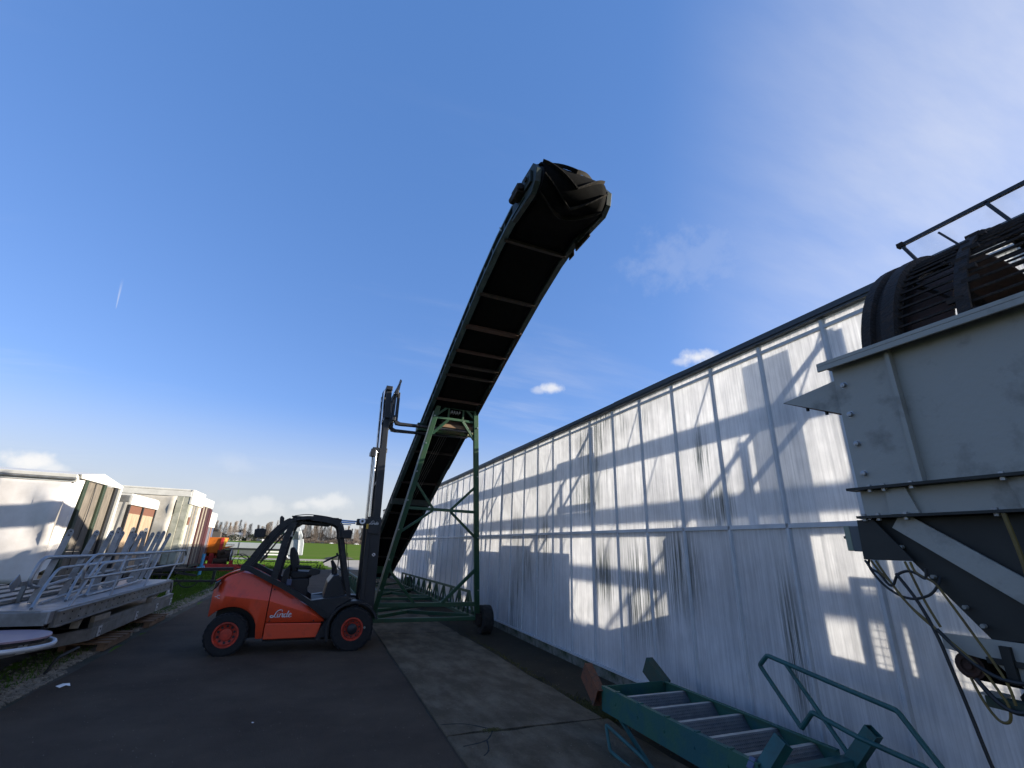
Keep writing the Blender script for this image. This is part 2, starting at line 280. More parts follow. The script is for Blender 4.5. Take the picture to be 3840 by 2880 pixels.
# ------------------------------------------------------------ mesh builder
def origin(o):
    v = Vector((0, 0, 0))
    while o is not None: v = v + o.location; o = o.parent
    return v
class MB:
    def __init__(s): s.v = []; s.f = []
    def add(s, vs, fs):
        b = len(s.v); s.v += [tuple(v) for v in vs]; s.f += [tuple(i + b for i in f) for f in fs]; return s
    def bx(s, x0, x1, y0, y1, z0, z1):
        return s.add([(x0, y0, z0), (x1, y0, z0), (x1, y1, z0), (x0, y1, z0), (x0, y0, z1), (x1, y0, z1), (x1, y1, z1), (x0, y1, z1)],
                     [(0, 3, 2, 1), (4, 5, 6, 7), (0, 1, 5, 4), (1, 2, 6, 5), (2, 3, 7, 6), (3, 0, 4, 7)])
    def beam(s, p, q, w, h, up=(0, 0, 1)):
        p = Vector(p); q = Vector(q); d = (q - p).normalized(); u = Vector(up)
        if abs(d.dot(u)) > 0.98: u = Vector((1, 0, 0)) if abs(d.x) < 0.9 else Vector((0, 1, 0))
        a = d.cross(u).normalized(); b = a.cross(d).normalized(); a = a * w / 2; b = b * h / 2
        vs = [p - a - b, p + a - b, p + a + b, p - a + b, q - a - b, q + a - b, q + a + b, q - a + b]
        return s.add(vs, [(0, 3, 2, 1), (4, 5, 6, 7), (0, 1, 5, 4), (1, 2, 6, 5), (2, 3, 7, 6), (3, 0, 4, 7)])
    def hollow(s, p, q, w, h, t=0.006, up=(0, 0, 1)):
        p = Vector(p); q = Vector(q); d = (q - p).normalized(); u = Vector(up)
        if abs(d.dot(u)) > 0.98: u = Vector((1, 0, 0))
        a = d.cross(u).normalized(); b = a.cross(d).normalized()
        vs = []
        for c in (p, q):
            for k in (1.0, None):
                ww = w / 2 if k else w / 2 - t; hh = h / 2 if k else h / 2 - t
                vs += [c - a * ww - b * hh, c + a * ww - b * hh, c + a * ww + b * hh, c - a * ww + b * hh]
        fs = []
        for i in range(4):
            j = (i + 1) % 4
            fs += [(i, j, 8 + j, 8 + i), (4 + j, 4 + i, 12 + i, 12 + j), (j, i, 4 + i, 4 + j), (8 + i, 8 + j, 12 + j, 12 + i)]
        return s.add(vs, fs)
    def tube(s, pts, r, n=8, cap=True):
        pts = [Vector(p) for p in pts]; rings = []; prev = None
        for i, p in enumerate(pts):
            d = (pts[min(i + 1, len(pts) - 1)] - pts[max(i - 1, 0)]).normalized()
            if prev is None:
                u = Vector((0, 0, 1)) if abs(d.z) < 0.9 else Vector((1, 0, 0)); a = d.cross(u).normalized()
            else: a = (prev - d * prev.dot(d)).normalized()
            prev = a; b = d.cross(a); rr = r[i] if isinstance(r, (list, tuple)) else r
            rings.append([p + (a * math.cos(2 * math.pi * k / n) + b * math.sin(2 * math.pi * k / n)) * rr for k in range(n)])
        vs = [v for g in rings for v in g]; fs = []
        for i in range(len(pts) - 1):
            for k in range(n): fs.append((i * n + k, i * n + (k + 1) % n, (i + 1) * n + (k + 1) % n, (i + 1) * n + k))
        if cap: fs.append(tuple(range(n - 1, -1, -1))); fs.append(tuple((len(pts) - 1) * n + k for k in range(n)))
        return s.add(vs, fs)
    def cyl(s, p, q, r, n=16, r2=None):
        return s.tube([p, q], [r, r if r2 is None else r2], n)
    def prism(s, poly, axis, a, b):
        def P(u, v, w): return {'x': (w, u, v), 'y': (u, w, v), 'z': (u, v, w)}[axis]
        n = len(poly); vs = [P(u, v, a) for u, v in poly] + [P(u, v, b) for u, v in poly]
        return s.add(vs, [tuple(range(n - 1, -1, -1)), tuple(range(n, 2 * n))] + [(i, (i + 1) % n, n + (i + 1) % n, n + i) for i in range(n)])
    def lathe(s, prof, c, axis='y', n=32, a0=0.0, a1=2 * math.pi):
        """prof: (radius, offset along axis)"""
        full = abs(a1 - a0 - 2 * math.pi) < 1e-6; m = n if full else n + 1; vs = []; c = Vector(c)
        for i in range(m):
            a = a0 + (a1 - a0) * i / n; ca, sa = math.cos(a), math.sin(a)
            for r, w in prof:
                vs.append(c + (Vector((r * ca, w, r * sa)) if axis == 'y' else Vector((w, r * ca, r * sa)) if axis == 'x' else Vector((r * ca, r * sa, w))))
        k = len(prof); fs = []
        for i in range(n):
            j = (i + 1) % m
            for q in range(k - 1): fs.append((i * k + q, j * k + q, j * k + q + 1, i * k + q + 1))
        return s.add(vs, fs)
    def quad(s, *vs): return s.add(vs, [tuple(range(len(vs)))])
    def build(s, name, m, parent=None, smooth=False, bevel=0.0, local=False, solid=0.0):
        o0 = Vector((0, 0, 0)) if (local or parent is None) else origin(parent)
        me = bpy.data.meshes.new(name); me.from_pydata([(v[0] - o0.x, v[1] - o0.y, v[2] - o0.z) for v in s.v], [], s.f)
        bm = bmesh.new(); bm.from_mesh(me); bmesh.ops.recalc_face_normals(bm, faces=bm.faces); bm.to_mesh(me); bm.free()
        me.materials.append(M[m] if isinstance(m, str) else m)
        if smooth:
            me.polygons.foreach_set('use_smooth', [True] * len(me.polygons))
            try: me.set_sharp_from_angle(angle=rad(35))
            except Exception: pass
        o = bpy.data.objects.new(name, me); col.objects.link(o)
        if parent is not None: o.parent = parent
        if bevel:
            b = o.modifiers.new('bevel', 'BEVEL'); b.width = bevel; b.segments = 2; b.limit_method = 'ANGLE'; b.angle_limit = rad(40)
        if solid:
            b = o.modifiers.new('solid', 'SOLIDIFY'); b.thickness = solid; b.offset = 0
        return o
def share(o, parent=None, loc=None, rot=None, scale=None):
    c = o.copy(); col.objects.link(c)
    if parent is not None: c.parent = parent
    if loc is not None: c.location = loc
    if rot is not None: c.rotation_euler = rot
    if scale is not None: c.scale = scale
    return c
def tag(o, label=None, cat=None, group=None, kind=None):
    if label: o['label'] = label
    if cat: o['category'] = cat
    if group: o['group'] = group
    if kind: o['kind'] = kind
    return o
def thing(name, label, cat, loc=(0, 0, 0), group=None):
    o = bpy.data.objects.new(name, None); o.location = loc; o.empty_display_size = 0.2; col.objects.link(o); return tag(o, label, cat, group)
def dup(root, label=None, loc=None, rot=None, scale=None):
    r = share(root, None, loc, rot, scale)
    if label: r['label'] = label
    for ch in list(root.children):
        c = share(ch, r)
        for g in list(ch.children): share(g, c)
    return r
def structure(o): o['kind'] = 'structure'; return o
def rounded(pts, r, n=5):
    """polyline with rounded corners"""
    pts = [Vector(p) for p in pts]; o = [pts[0]]
    for i in range(1, len(pts) - 1):
        a = (pts[i - 1] - pts[i]); b = (pts[i + 1] - pts[i]); rr = min(r, a.length / 2, b.length / 2)
        p = pts[i] + a.normalized() * rr; q = pts[i] + b.normalized() * rr
        for k in range(n + 1):
            t = k / n; o.append(p * (1 - t) ** 2 + pts[i] * 2 * t * (1 - t) + q * t * t)
    return o + [pts[-1]]
def spline(pts, n=8):
    pts = [Vector(p) for p in pts]; o = []
    for i in range(len(pts) - 1):
        p0 = pts[max(i - 1, 0)]; p1 = pts[i]; p2 = pts[i + 1]; p3 = pts[min(i + 2, len(pts) - 1)]
        for k in range(n):
            t = k / n
            o.append(0.5 * ((2 * p1) + (p2 - p0) * t + (2 * p0 - 5 * p1 + 4 * p2 - p3) * t * t + (3 * p1 - p0 - 3 * p2 + p3) * t ** 3))
    return o + [pts[-1]]

# ------------------------------------------------------------ ground and paving
def fieldmat():
    m = mat('field_grass', (0.075, 0.145, 0.022), 0.9, 0, color2=(0.115, 0.150, 0.040), nscale=0.06, thr=(0.38, 0.62), detail=12, stretch=(0.35, 2.2, 1), spec=0.0, bump=1.0, bscale=2.5)
    return m
M['field'] = fieldmat()
M['asphalt'] = mat('asphalt', (0.066, 0.049, 0.037), 0.95, 0, color2=(0.125, 0.098, 0.072), nscale=0.9, thr=(0.35, 0.85), bump=0.9, bscale=130, detail=15, spec=0.12)
M['asphalt_old'] = mat('asphalt_old', (0.030, 0.025, 0.018), 0.95, 0, color2=(0.055, 0.045, 0.028), nscale=1.2, bump=0.6, bscale=90, detail=12, spec=0.1)
M['concrete'] = mat('concrete_old', (0.085, 0.068, 0.046), 0.95, 0, color2=(0.20, 0.165, 0.118), nscale=2.6, thr=(0.42, 0.78), stretch=(1.2, 0.6, 1), spec=0.12, bump=0.8, bscale=45, detail=13)
M['yard'] = mat('yard_concrete', (0.36, 0.33, 0.28), 0.9, 0, color2=(0.24, 0.22, 0.18), nscale=0.4)
M['soil'] = mat('soil_gravel', (0.060, 0.052, 0.040), 0.95, 0, color2=(0.030, 0.034, 0.018), nscale=1.6, thr=(0.4, 0.6), bump=0.8, bscale=30, detail=10)
M['footing'] = mat('footing_concrete', (0.15, 0.145, 0.12), 0.9, 0, color2=(0.030, 0.042, 0.016), nscale=3.4, thr=(0.42, 0.62), bump=0.4, detail=10)
M['moss'] = mat('moss', (0.10, 0.09, 0.02), 0.95, noise=0.4)
M['crack'] = mat('crack_dark', (0.012, 0.012, 0.011), 1.0)

def sheet(name, pts, z, m, jag=0.0, step=0.25):
    """flat polygon sheet with uneven edges"""
    P = []
    for i in range(len(pts)):
        a = Vector((*pts[i], 0)); b = Vector((*pts[(i + 1) % len(pts)], 0)); n = max(1, int((b - a).length / step)) if jag else 1
        d = (b - a).normalized(); nn = Vector((-d.y, d.x, 0)); off = 0
        for k in range(n):
            off = off * 0.6 + random.uniform(-jag, jag) if 0 < k else 0
            p = a + (b - a) * k / n + nn * off; P.append((p.x, p.y))
    bm = bmesh.new(); f = bm.faces.new([bm.verts.new((x, y, z)) for x, y in P]); f.normal_update()
    if f.normal.z < 0: f.normal_flip()
    bmesh.ops.triangulate(bm, faces=bm.faces[:])
    me = bpy.data.meshes.new(name); bm.to_mesh(me); bm.free(); me.materials.append(M[m]); o = bpy.data.objects.new(name, me); col.objects.link(o)
    return structure(o)
M['floor_pale'] = mat('floor_pale', (0.6, 0.6, 0.6), 0.9, noise=0.2)
g = MB()
g.bx(-2500, 2500, -300, 4200, -0.5, 0.0); structure(g.build('ground', 'field'))
M['floor_pale'] = mat('floor_pale', (0.6, 0.6, 0.6), 0.9, noise=0.2)
sheet('greenhouse_floor', [(4.45, -5), (23.5, -5), (23.5, 36), (4.45, 36)], 0.004, 'floor_pale')
sheet('verge', [(-3.75, -12), (-2.75, -12), (-2.75, 36.5), (-3.6, 36.5)], 0.004, 'soil', 0.10)
sheet('earth_patch', [(-14, -12), (-3.7, -12), (-3.65, 12.0), (-14, 12.6)], 0.004, 'soil', 0.10)
sheet('yard', [(1.2, 36.2), (60, 36.2), (60, 57), (-1.5, 57), (-40, 55.5), (-40, 50.0), (-2.5, 50.5), (0.2, 47), (1.3, 41)], 0.004, 'yard', 0.35, 0.8)
sheet('road', [(-2.80, -12), (1.50, -12), (1.52, 36.8), (-2.80, 36.8)], 0.012, 'asphalt', 0.022)
sheet('pavement', [(3.35, -12), (4.42, -12), (4.42, 36.4), (3.10, 36.4), (3.12, 12)], 0.008, 'asphalt_old', 0.02)
# weathered concrete strip: slabs with recessed joints, side by side
slabs = [(-12, -5.5), (-5.48, 0.2), (0.22, 5.22), (5.25, 10.9), (10.92, 16.5), (16.52, 22.2), (22.22, 28), (28.02, 36.4)]
strip = sheet('concrete_path', [(1.46, -12), (3.42, -12), (3.40, 5), (3.30, 9), (3.14, 13), (3.12, 36.5), (1.46, 36.5)], 0.006, 'soil')
def slab(y0, y1):
    n = 14; left = []; right = []
    def xr(y): return 3.36 if y < 5 else 3.36 - (y - 5) * 0.030 if y < 12 else 3.14
    for k in range(n + 1):
        y = y0 + (y1 - y0) * k / n
        left.append((1.515, y + random.uniform(-.01, .01))); right.append((xr(y) + random.uniform(-.03, .03), y + random.uniform(-.02, .02)))
    mid = [(3.0 - 1.3 * k / 5, y1 + random.uniform(-.035, .01)) for k in range(6)]
    poly = left[::-1] + [(1.8 + 1.2 * k / 6, y0 + random.uniform(-.01, .035)) for k in range(7)] + right + mid
    b = MB(); b.prism(poly, 'z', 0.008, 0.030); return b.build('slab', 'concrete', strip, local=True)
for a, b in slabs: slab(a, b)
# broken corner and cracks of the near slab, moss tuft in the joint
b = MB()
for pts in ([(1.52, 5.55), (1.78, 5.50), (2.02, 5.26)], [(1.60, 4.95), (1.85, 5.02), (2.0, 5.24)], [(1.86, 5.02), (1.80, 4.80), (1.72, 4.70)]):
    pp = spline([(x, y, 0.031) for x, y in pts], 6)
    for i in range(len(pp) - 1): b.beam(pp[i], pp[i + 1], random.uniform(.008, .02), 0.002)
c_ = b.build('crack', 'crack', strip, local=True)
# a dried-mud smear near the forklift wheel
moss = MB()
for i in range(450):
    k = random.random(); x = 2.0 + random.gauss(0, .05); y = 5.26 + random.gauss(0, .028); r = random.uniform(.006, .014); a = random.random() * 6
    moss.add([(x, y, .03), (x + r * math.cos(a), y + r * math.sin(a), .03), (x + random.uniform(-.01, .01), y + random.uniform(-.01, .01), .03 + random.uniform(.002, .010))], [(0, 1, 2)])
for (cx, cy, sx, sy, n) in ((3.38, 5.25, .07, .07, 450), (3.42, 5.6, .06, .25, 500), (3.36, 7.6, .04, 1.5, 400)):
    for i in range(n):
        x = cx + random.gauss(0, sx); y = cy + random.gauss(0, sy); h = random.uniform(.005, .025)
        moss.add([(x, y, .01), (x + .012, y, .01), (x + random.uniform(-.03, .03), y + random.uniform(-.03, .03), .02 + h)], [(0, 1, 2)])
tag(moss.build('moss_patch', 'moss'), 'yellow-green moss and weeds in the joints of the concrete strip', 'moss', kind='stuff')

# pebbles along the verge
pm = MB(); ico = [(0, 0, 1), (.89, 0, .45), (.28, .85, .45), (-.72, .53, .45), (-.72, -.53, .45), (.28, -.85, .45), (.72, .53, -.2), (-.28, .85, -.2), (-.89, 0, -.2), (-.28, -.85, -.2), (.72, -.53, -.2)]
icf = [(0, 1, 2), (0, 2, 3), (0, 3, 4), (0, 4, 5), (0, 5, 1), (1, 6, 2), (2, 7, 3), (3, 8, 4), (4, 9, 5), (5, 10, 1), (6, 7, 2), (7, 8, 3), (8, 9, 4), (9, 10, 5), (10, 6, 1)]
for i in range(15000):
    y = 4.5 + (random.random() ** 1.4) * 24
    dens = random.random()
    x = -2.86 - abs(random.gauss(0, 0.30)) - (0.1 if y > 9 else 0)
    if math.sin(y * 1.7 + x * 3) + random.random() * 1.6 < 0.2 and y > 9.0: continue
    r = random.uniform(.008, .03) if y < 12 else random.uniform(.012, .035); a = random.random() * 6; s = random.uniform(.6, 1.1); c, n_ = math.cos(a), math.sin(a)
    pm.add([(x + (v[0] * c - v[1] * n_ * s) * r, y + (v[0] * n_ + v[1] * c * s) * r, .006 + (v[2] + .15) * r * .6) for v in ico], icf)
tag(pm.build('gravel', 'pebble'), 'pale gravel and pebbles along the left edge of the asphalt road', 'gravel', kind='stuff')

# loose grit and small chips lying on the asphalt
gm = MB()
for i in range(2600):
    y = 2.5 + random.random() ** 1.5 * 16; x = random.uniform(-2.7, 4.2); r = random.uniform(.002, .0065); a = random.random() * 6; z = .012 if x < 1.5 else .03 if x < 3.1 else .008
    gm.add([(x + r * math.cos(a + q * 1.57), y + r * math.sin(a + q * 1.57), z) for q in range(4)] + [(x, y, z + r * .8)], [(0, 1, 4), (1, 2, 4), (2, 3, 4), (3, 0, 4)])
tag(gm.build('grit', 'pebble'), 'loose pale grit scattered over the asphalt and concrete', 'grit', kind='stuff')

# grass blades left of the road and beside the trailers
gb = MB()
def blades(x0, x1, y0, y1, n, h0, h1, w=0.008):
    for i in range(n):
        x = random.uniform(x0, x1); y = random.uniform(y0, y1)
        a = random.random() * 6.28; h = random.uniform(h0, h1); dx, dy = math.cos(a) * w, math.sin(a) * w; lx, ly = random.uniform(-.6, .6) * h, random.uniform(-.6, .6) * h
        gb.add([(x - dx, y - dy, 0), (x + dx, y + dy, 0), (x + lx * .5 + dx * .6, y + ly * .5 + dy * .6, h * .7), (x + lx, y + ly, h)], [(0, 1, 2), (0, 2, 3)])
blades(-9, -3.45, 11.5, 22, 52000, .03, .10, .007)
blades(-9, -3.3, 22, 36, 26000, .04, .13, .012)
blades(-12, 1.0, 36, 50, 22000, .05, .16, .02)
blades(-3.7, -3.1, 8, 22, 5000, .02, .07, .006)
tag(gb.build('grass', 'leaf'), 'short green grass beside and beyond the parked trailers', 'grass', kind='stuff')

# ------------------------------------------------------------ greenhouse
WX = 4.37; SP = 0.734; Y0 = 3.356 - 12 * SP; NB = 56; YE = Y0 + NB * SP
EZ = 4.13; RZ = 2.10; BZ = 0.17; NBAY = 6; BW = 3.2
gh = thing('greenhouse', 'long milky-panelled greenhouse with its eave gutter running away along the right side', 'greenhouse', (WX, Y0, 0))
blk = None
for i in range(NB):
    y = Y0 + i * SP
    def put(o, dy=0.0, dz=0.0, dx=0.0): o.location = (dx, i * SP + dy, dz)
    if i == 0:
        b = MB(); b.bx(WX - .03, WX + .15, y + .004, y + SP - .004, -.1, BZ - .03); fb = b.build('footing_block', 'footing', gh, bevel=.008)
        b = MB(); b.bx(WX, WX + .006, y + .02, y + SP - .02, BZ, RZ - .02); lo = b.build('pane', 'milky', gh)
        b = MB(); b.bx(WX, WX + .006, y + .02, y + SP - .02, RZ + .02, 3.96); up = b.build('pane', 'milky', gh)
        b = MB(); b.bx(WX, WX + .006, y + .02, y + SP - .02, 4.0, EZ - .06); tp = b.build('pane', 'milky', gh)
        b = MB(); b.prism([(WX - .020, y - .014), (WX - .020, y + .014), (WX - .002, y + .030), (WX + .03, y + .024), (WX + .03, y - .024), (WX - .002, y - .030)], 'z', BZ, 4.06); ml = b.build('glazing_bar', 'alu_frame', gh)
        src = (fb, lo, up, tp, ml)
    else:
        for s_ in src:
            c = share(s_, gh); c.location = (0, i * SP + (random.uniform(-.004, .004) if s_ is ml else 0), 0)
b = MB(); b.bx(WX - .02, WX + .03, Y0, YE, RZ - .022, RZ + .022); b.bx(WX + .035, WX + .10, Y0, YE, RZ - .06, RZ + .01); b.build('mid_rail', 'alu_frame', gh)
b = MB(); b.bx(WX - .016, WX + .03, Y0, YE, 3.962, 3.998); b.build('top_rail', 'alu_frame', gh)
b = MB(); b.bx(WX - .035, WX + .05, Y0, YE, BZ - .028, BZ - .002); b.build('sill', 'alu_frame', gh)
b = MB(); b.bx(WX - .06, WX + .12, Y0 - .1, YE + .1, EZ - .055, EZ - .01); b.bx(WX - .075, WX - .055, Y0 - .1, YE + .1, EZ - .03, EZ + .03); b.build('eave_gutter', 'dark_gutter', gh)
for k in range(1, NBAY + 1):
    b = MB(); x = WX + k * BW; b.bx(x - .07, x + .07, Y0, YE, 4.02, 4.20); b.build('inner_gutter', 'alu_frame', gh)
# roof: each bay two clear slopes with a ridge
for k in range(NBAY):
    x0 = WX + k * BW
    for s_ in (0, 1):
        xa = x0 + .12 if s_ == 0 else x0 + BW - .12; xb = x0 + BW / 2
        b = MB(); b.quad((xa, Y0, 4.17), (xb, Y0, 4.66), (xb, YE, 4.66), (xa, YE, 4.17)); b.build('roof_glazing', 'clear_glass', gh)
    b = MB(); b.bx(x0 + BW / 2 - .03, x0 + BW / 2 + .03, Y0, YE, 4.67, 4.71); b.build('ridge', 'dark_gutter', gh)
    b = MB()
    for i in range(0, NB + 1, 2):
        y = Y0 + i * SP
        b.beam((x0 + .1, y, 4.19), (x0 + BW / 2 - .03, y, 4.68), .02, .02); b.beam((x0 + BW - .1, y, 4.19), (x0 + BW / 2 + .03, y, 4.68), .02, .02)
    tag(b.build('roof_bars', 'dark_gutter', gh), kind='stuff')
# open roof vents just above the gutter
for (ya, yb) in ((4.8, 6.3), (10.9, 12.5), (17.5, 19.4)):
    b = MB(); b.beam((WX + .05, (ya + yb) / 2, EZ + .09), (WX + .75, (ya + yb) / 2, EZ + .46), yb - ya, .025); v = b.build('roof_vent', 'dark_gutter', gh)
# columns, lattice girders and wind braces inside
trs = []
for j, y in enumerate([2.52 + 4.404 * q for q in range(-2, 8)]):
    b = MB()
    for k in range(0, NBAY):
        x = WX + .16 + k * BW; b.bx(x, x + .08, y - .05, y + .05, 0, 3.98)
    b.bx(WX + .1, WX + NBAY * BW, y - .025, y + .025, 3.45, 3.50); b.bx(WX + .1, WX + NBAY * BW, y - .025, y + .025, 3.90, 3.95)
    for q in range(int(NBAY * BW / .8)) if j == 5 else ():
        x = WX + .2 + q * .8; b.beam((x, y, 3.48), (x + .4, y, 3.92), .02, .02); b.beam((x + .4, y, 3.92), (x + .8, y, 3.48), .02, .02)
    b.build('truss', 'alu_frame', gh)
b = MB()
for (ya, yb) in ((6.92, 11.32), (15.7, 20.1), (24.5, 28.9)):
    for x in (WX + .25, WX + BW + .2):
        b.tube([(x, ya, .3), (x, yb, 3.9)], .006, 6); b.tube([(x, yb, .3), (x, ya, 3.9)], .006, 6)
b.build('wind_brace', 'alu_frame', gh)
b = MB(); X1 = WX + NBAY * BW
b.quad((X1, Y0, 0), (X1, YE, 0), (X1, YE, 4.1), (X1, Y0, 4.1)); b.build('far_wall_glazing', 'clear_glass', gh)
for y in (Y0, YE):
    b = MB(); b.quad((WX, y, 0), (X1, y, 0), (X1, y, 4.1), (WX, y, 4.1)); b.build('end_wall_glazing', 'clear_glass', gh)
b = MB()
for i in range(0, 21): x = WX + i * .96; b.bx(x - .025, x + .025, YE - .03, YE + .03, 0, 4.1); b.bx(x - .025, x + .025, Y0 - .03, Y0 + .03, 0, 4.1)
b.build('end_wall_bars', 'alu_frame', gh)

# ---------- things kept inside the greenhouse, close behind the wall: shaped to cast the silhouettes on it
def inner(name, label, cat, m='dark_panel'): return thing(name, label, cat)
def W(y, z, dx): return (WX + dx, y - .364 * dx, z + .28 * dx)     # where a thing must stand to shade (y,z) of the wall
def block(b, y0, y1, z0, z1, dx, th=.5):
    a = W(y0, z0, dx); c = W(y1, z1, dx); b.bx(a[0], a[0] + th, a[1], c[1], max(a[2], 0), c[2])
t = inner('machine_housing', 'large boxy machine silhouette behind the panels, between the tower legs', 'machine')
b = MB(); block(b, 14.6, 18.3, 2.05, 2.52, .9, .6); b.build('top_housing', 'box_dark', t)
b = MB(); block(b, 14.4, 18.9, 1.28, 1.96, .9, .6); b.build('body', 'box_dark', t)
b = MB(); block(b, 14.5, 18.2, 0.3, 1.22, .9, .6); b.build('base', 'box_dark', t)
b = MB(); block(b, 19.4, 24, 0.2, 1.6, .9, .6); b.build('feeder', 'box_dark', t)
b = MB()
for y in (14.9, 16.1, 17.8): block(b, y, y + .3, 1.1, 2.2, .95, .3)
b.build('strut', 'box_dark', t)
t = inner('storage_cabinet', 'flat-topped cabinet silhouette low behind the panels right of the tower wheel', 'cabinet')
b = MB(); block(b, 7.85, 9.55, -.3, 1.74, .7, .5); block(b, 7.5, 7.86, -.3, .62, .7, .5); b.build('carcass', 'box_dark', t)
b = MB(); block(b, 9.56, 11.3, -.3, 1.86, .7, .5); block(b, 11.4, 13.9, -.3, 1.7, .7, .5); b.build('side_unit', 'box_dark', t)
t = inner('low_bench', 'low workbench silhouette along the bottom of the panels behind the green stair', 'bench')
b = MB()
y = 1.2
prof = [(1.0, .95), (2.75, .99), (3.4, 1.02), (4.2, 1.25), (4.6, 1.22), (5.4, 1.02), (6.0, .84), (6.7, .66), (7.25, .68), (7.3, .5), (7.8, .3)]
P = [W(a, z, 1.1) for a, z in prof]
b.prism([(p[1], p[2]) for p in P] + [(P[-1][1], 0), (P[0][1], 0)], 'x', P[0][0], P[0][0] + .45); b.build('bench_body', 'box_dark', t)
b = MB(); block(b, 3.15, 5.15, .9, 2.04, .8, .3); b.build('shade_block', 'box_dark', t)  # opaque block added to shade the wall below the mid rail
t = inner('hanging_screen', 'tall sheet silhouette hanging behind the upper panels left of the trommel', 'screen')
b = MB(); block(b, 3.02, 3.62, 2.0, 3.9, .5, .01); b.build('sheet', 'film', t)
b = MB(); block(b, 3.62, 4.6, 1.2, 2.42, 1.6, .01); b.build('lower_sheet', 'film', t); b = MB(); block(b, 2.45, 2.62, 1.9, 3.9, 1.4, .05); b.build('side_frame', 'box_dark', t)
t = inner('shade_strips', 'long unseen strips added behind the upper panels to shade them under the gutter', 'shade strip')
b = MB(); block(b, 6.9, 8.3, 3.28, 3.46, 2.6, .12); block(b, 6.9, 8.3, 2.50, 2.60, 2.6, .1); b.build('strip_body', 'box_dark', t)  # unseen strips added to throw shadow bands on the upper wall
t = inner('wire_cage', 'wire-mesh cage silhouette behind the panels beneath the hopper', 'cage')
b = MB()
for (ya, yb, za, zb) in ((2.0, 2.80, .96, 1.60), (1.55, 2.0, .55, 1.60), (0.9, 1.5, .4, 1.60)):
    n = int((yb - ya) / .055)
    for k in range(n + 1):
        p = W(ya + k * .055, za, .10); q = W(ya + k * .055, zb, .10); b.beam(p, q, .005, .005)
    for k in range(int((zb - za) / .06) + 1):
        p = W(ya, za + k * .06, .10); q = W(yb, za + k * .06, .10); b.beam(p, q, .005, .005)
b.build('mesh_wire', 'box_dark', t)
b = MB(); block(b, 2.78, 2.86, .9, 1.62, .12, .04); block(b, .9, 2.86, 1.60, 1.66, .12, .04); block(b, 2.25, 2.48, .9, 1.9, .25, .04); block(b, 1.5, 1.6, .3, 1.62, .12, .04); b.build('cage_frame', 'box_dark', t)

# ------------------------------------------------------------ mobile belt conveyor
cv = thing('belt_conveyor', 'long dark green belt conveyor rising steeply on its wheeled tower', 'conveyor', (2.455, 10.7, 0))
XL, XR = 1.94, 2.97
prof = [(20.4, .52), (19.8, .68), (16.65, 1.90), (15.12, 2.50), (12.29, 3.66), (9.59, 4.70), (8.01, 5.33), (7.11, 5.66), (6.35, 5.93), (5.58, 6.15), (5.0, 6.24), (4.5, 6.24)]
def pz(y):
    for (a, za), (b_, zb) in zip(prof, prof[1:]):
        if b_ <= y <= a: return za + (zb - za) * (a - y) / (a - b_)
    return prof[0][1] if y > prof[0][0] else prof[-1][1]
def normal(i):
    a = Vector((prof[max(i - 1, 0)][0], prof[max(i - 1, 0)][1])); b_ = Vector((prof[min(i + 1, len(prof) - 1)][0], prof[min(i + 1, len(prof) - 1)][1])); d = (b_ - a).normalized()
    n = Vector((d.y, -d.x)); return n if n.y > 0 else -n
def off(h): return [(p[0] + normal(i).x * h, p[1] + normal(i).y * h) for i, p in enumerate(prof)]
def ribbon(b, lo, hi, x0, x1):
    for i in range(len(lo) - 1):
        q = [lo[i], lo[i + 1], hi[i + 1], hi[i]]
        b.add([(x0, *p) for p in q] + [(x1, *p) for p in q], [(0, 1, 2, 3), (7, 6, 5, 4), (0, 4, 5, 1), (1, 5, 6, 2), (2, 6, 7, 3), (3, 7, 4, 0)])
for x0, x1, nm in ((XL - .04, XL + .03, 'side_channel'), (XR - .03, XR + .03, 'side_channel')):
    b = MB(); ribbon(b, off(0), off(.11), x0, x1); ribbon(b, off(-.012), off(.0), x0 - .03 if x0 < 2.4 else x0, x1 if x0 < 2.4 else x1 + .03); o = b.build(nm, 'frame_channel_skylit' if x0 < 2.4 else 'frame_dark_green', cv)
    b = MB(); ribbon(b, off(.235), off(.268), x0 - .01, x1 - .02); b.build('top_chord', 'frame_edge', cv)
    # posts between channel and chord
    P0 = off(.11); P1 = off(.235); b = MB(); acc = 0
    for i in range(len(prof) - 1):
        a = Vector((x0 + .02, *P0[i])); c = Vector((x0 + .02, *P0[i + 1])); a1 = Vector((x0 + .02, *P1[i])); c1 = Vector((x0 + .02, *P1[i + 1])); n = max(1, int((c - a).length / .33))
        for k in range(n): t = (k + .5) / n; b.beam(a.lerp(c, t), a1.lerp(c1, t), .035, .05, (0, 1, 0))
    b.build('chord_posts', 'frame_dark_green', cv)
# skirt plates beside the belt
for x0, x1, k0 in ((XL + .06, XL + .075, 5), (XR - .075, XR - .06, 0)):
    b = MB(); ribbon(b, off(.10)[k0:], off(.22)[k0:], x0, x1); b.build('skirt_plate', 'belt', cv)
